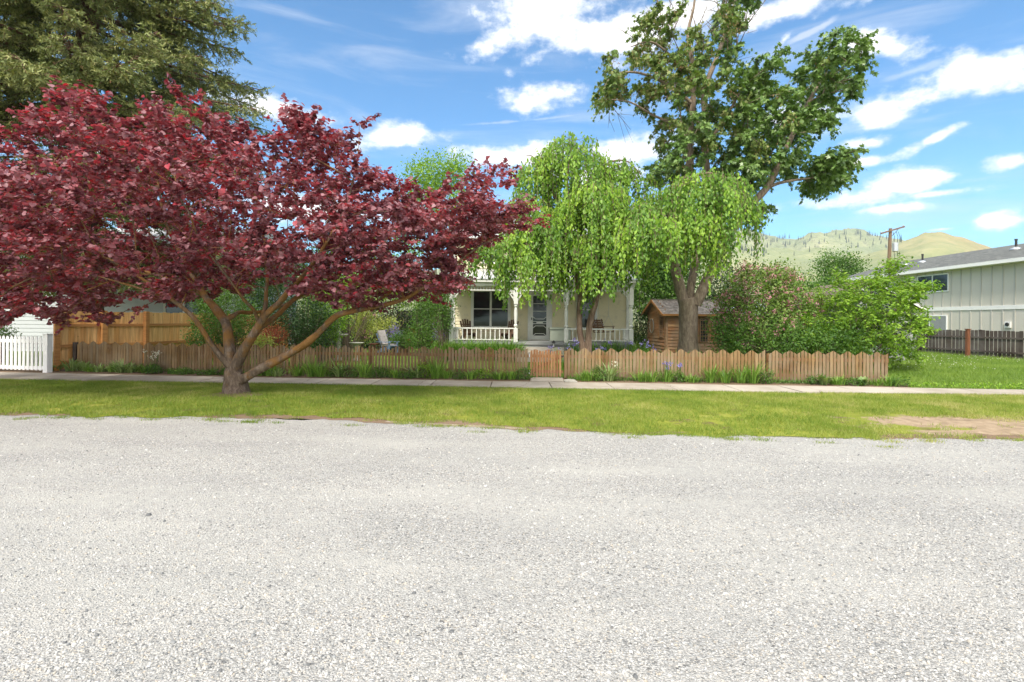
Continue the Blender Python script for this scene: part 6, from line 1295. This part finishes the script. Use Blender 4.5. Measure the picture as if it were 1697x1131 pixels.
for px, lb, n_ in ((905 + 22, 'blue iris at the foot of the porch steps near the lantern', 4), (953, 'blue irises between the steps and the twin trunks', 4), (1003, 'violet blue irises just above the fence right of the twin trunks', 4), (1043, 'blue irises just above the fence below the last porch post', 3), (1062, 'pale blue irises between the porch and the cedar shed', 3), (1082, 'violet irises just above the fence in front of the cedar shed gable', 4), (1104, 'green leaf clump left of the thick maple trunk', 0), (1165, 'green leaf clump right of the thick maple trunk', 0), (1186, 'green leaf clump in front of the right corner of the cedar shed', 0), (1125, 'green leaf clump at the front of the maple trunk', 0)):
    clump('iris' if n_ else 'leaf_clump', lb, 'plant', tuple(P(px, 530, 16.6)[:2]) + (0,), 70, .82, .2, .03, M['strap_leaf'], .5, (M['purple'], n_, .95, .055) if n_ else None)
# planting strip between the fence and the pavement
spec = [(110, 16, 'pale'), (135, 22, 'pale'), (150, 20, 'pale'), (168, 16, 'green'), (180, 24, 'pale'), (202, 24, 'green'), (217, 26, 'pale'), (228, 18, 'pale'), (250, 22, 'green'), (266, 22, 'bush'), (300, 12, 'bush'), (318, 14, 'bush'), (352, 12, 'bush'), (368, 16, 'bush'), (440, 22, 'green'), (455, 26, 'green'), (470, 20, 'pale'), (500, 24, 'green'), (527, 40, 'green'), (538, 36, 'green'), (560, 20, 'bush'), (569, 30, 'pale'), (585, 22, 'bush'), (608, 34, 'green'), (625, 22, 'bush'), (640, 30, 'bush'), (660, 20, 'green'), (676, 16, 'bush'),
        (694, 22, 'pale'), (706, 32, 'lime'), (724, 42, 'green'), (742, 20, 'green'), (760, 16, 'bush'), (780, 18, 'green'), (800, 22, 'lime'), (826, 18, 'green'), (846, 22, 'green'), (868, 34, 'bush'), (965, 24, 'green'), (975, 30, 'green'), (990, 34, 'bush'), (1005, 36, 'pale'), (1056, 30, 'green'), (1075, 26, 'green'), (1100, 26, 'green'), (1118, 26, 'bush'), (1140, 22, 'green'),
        (1172, 34, 'green'), (1195, 38, 'green'), (1222, 34, 'green'), (1240, 40, 'green'), (1262, 30, 'bush'), (1345, 24, 'bush'), (1352, 34, 'broad'), (1378, 24, 'green'), (1402, 18, 'bush'), (1420, 26, 'broad'), (1440, 20, 'green'), (1458, 28, 'green'), (1474, 18, 'bush')]
def where(px):
    marks = [(120, 'the grey end post'), (240, 'the long picket fence left end'), (345, 'the fence left of the red tree'), (420, 'the red tree trunk'), (600, 'the fence under the long low limb'), (700, 'the fence before the pale blue chair'), (780, 'the fence before the left porch railing'), (878, 'the fence just left of the gate'), (960, 'the gate slab'), (1020, 'the fence before the porch swing'), (1120, 'the fence before the cedar shed'), (1200, 'the fence before the maple trunk'), (1290, 'the fence beneath the pink bush'), (1400, 'the tight boarded fence end'), (1500, 'the picket fence right end post')]
    return min(marks, key=lambda m_: abs(m_[0] - px))[1]
cnt = {}
sizes = {}
for px, h, kd in spec:
    x = fence_x(px) if px > 100 else -12; D = float(ev(C_FENCE, x)); y = D - .22 - RS.uniform(0, .16); hm_ = h / F * D; pos = (x, y, .01)
    nm = {'pale': 'pale strap leaves', 'green': 'narrow green leaves', 'bush': 'leafy green weeds', 'lime': 'lime green leafy seedling', 'broad': 'broad soft green leaves'}[kd]
    w_ = where(px); key = (nm, w_); cnt[key] = cnt.get(key, 0) + 1; sizes[px] = key
seen = {}
for px, h, kd in spec:
    x = fence_x(px) if px > 100 else -12; D = float(ev(C_FENCE, x)); y = D - .2 - RS.uniform(0, .18); hh = h * RS.uniform(.5, .85) / F * D; pos = (x, y, .01); key = sizes[px]; seen[key] = seen.get(key, 0) + 1; n_ = cnt[key]
    order = '' if n_ == 1 else (', the left one' if seen[key] == 1 else ', the right one') if n_ == 2 else [', leftmost of them', ', second from left', ', third from left', ', fourth from left', ', fifth from left'][seen[key] - 1]
    lb = key[0] + ' at ' + key[1] + order if kd in ('pale', 'green', 'broad') else key[0] + ' at ' + key[1] + order
    if kd == 'pale': clump('strap_plant', lb, 'plant', pos, 44, hh * 1.35, .16, .045, M['strap_pale'], 1.0)
    elif kd == 'green': clump('strap_plant', lb, 'plant', pos, 80, hh * 1.3, .2, .02, M['strap_leaf'], .75)
    elif kd == 'broad': clump('strap_plant', lb, 'plant', pos, 16, hh * 1.1, .05, .15, M['strap_pale'], 1.0)
    else:
        s = hh * .7; shrub('leafy_weed', lb, 'plant', pos, [((x, y, s * .75), (.24, .16, s * .8), 1)], M['lime_leaf'] if kd == 'lime' else M['mid_leaf'], 34, 14, .05, rs=RS, nst=1, sig=.8)
for px, col, n_, hh, lb in ((262, 'whiteflower', 9, .62, 'tall white flowered stalks in front of the fence left of the red tree'), (1015, 'whiteflower', 3, .55, 'white flower in front of the fence below the porch swing'), (1100, 'purple', 6, .5, 'purple columbine flowers in front of the fence below the cedar shed gable'), (1122, 'purple', 5, .5, 'pale mauve flowers in front of the fence left of the maple trunk')):
    x = fence_x(px); clump('flowering_plant', lb, 'flowers', (x, float(ev(C_FENCE, x)) - .2, 0), 14, .3, .08, .015, M['strap_leaf'], .5, (M[col], n_, hh, .04))
# low ground cover between the clumps
n = 9000; x = RS.uniform(-13.5, 10.4, n); y = ev(C_FENCE, x) - RS.uniform(0, .34, n); k = vnoise(x, y, 1.2, 12) > .34; k &= ~((x > XG0 - .05) & (x < XG1 + .1)); x, y = x[k], y[k]; p = np.stack([x, y, RS.uniform(.02, .10, len(x))], -1)
v = leaves(p, RS.normal(size=p.shape) + [0, 0, .3], RS.normal(size=p.shape) * .6 + [0, -.2, 1], .045, OVAL, None, RS); tag(np_mesh('ground_cover', *v[:3], M['mid_leaf'], rnd=v[3]), kind='stuff')
n = 2600; x = RS.uniform(10.5, 26, n); y = ev(C_WALK1, x) + np.abs(RS.normal(size=n)) * .35; p = np.stack([x, y, RS.uniform(.03, .13, n)], -1)
v = leaves(p, RS.normal(size=p.shape) + [0, 0, .3], RS.normal(size=p.shape) * .6 + [0, -.2, 1], .06, OVAL, None, RS); tag(np_mesh('pavement_weeds', *v[:3], M['lime_leaf'], rnd=v[3]), kind='stuff')

# ------------------------------------------------------------------ air
mb = MB(); mb.bx(-4200, 4200, -420, 3500, -1.03, 620); hz_ = mb.build('haze', None); hz_['kind'] = 'stuff'
mt = bpy.data.materials.new('thin_air_haze'); mt.use_nodes = True; mt.node_tree.nodes.clear(); w = NT(mt.node_tree); out = w.n('ShaderNodeOutputMaterial'); v = w.n('ShaderNodeVolumePrincipled')
v.inputs['Color'].default_value = (.80, .88, 1, 1); v.inputs['Density'].default_value = .00011; w.t.links.new(v.outputs[0], out.inputs['Volume']); hz_.data.materials.append(mt)

# worn soil and litter round the foot of the red tree
b0 = G(391, 657); n = 24; ring = [(b0[0] + (.62 + .14 * math.sin(k * 2.3) + .08 * math.sin(k * 5.1)) * math.cos(2 * math.pi * k / n), b0[1] + (.42 + .1 * math.sin(k * 3.1)) * math.sin(2 * math.pi * k / n), .036) for k in range(n)]
mb = MB(); mb.add(ring + [(b0[0], b0[1], .075)], [(k, (k + 1) % n, n) for k in range(n)]); tag(mb.build('bare_soil', M['soil']), kind='structure')
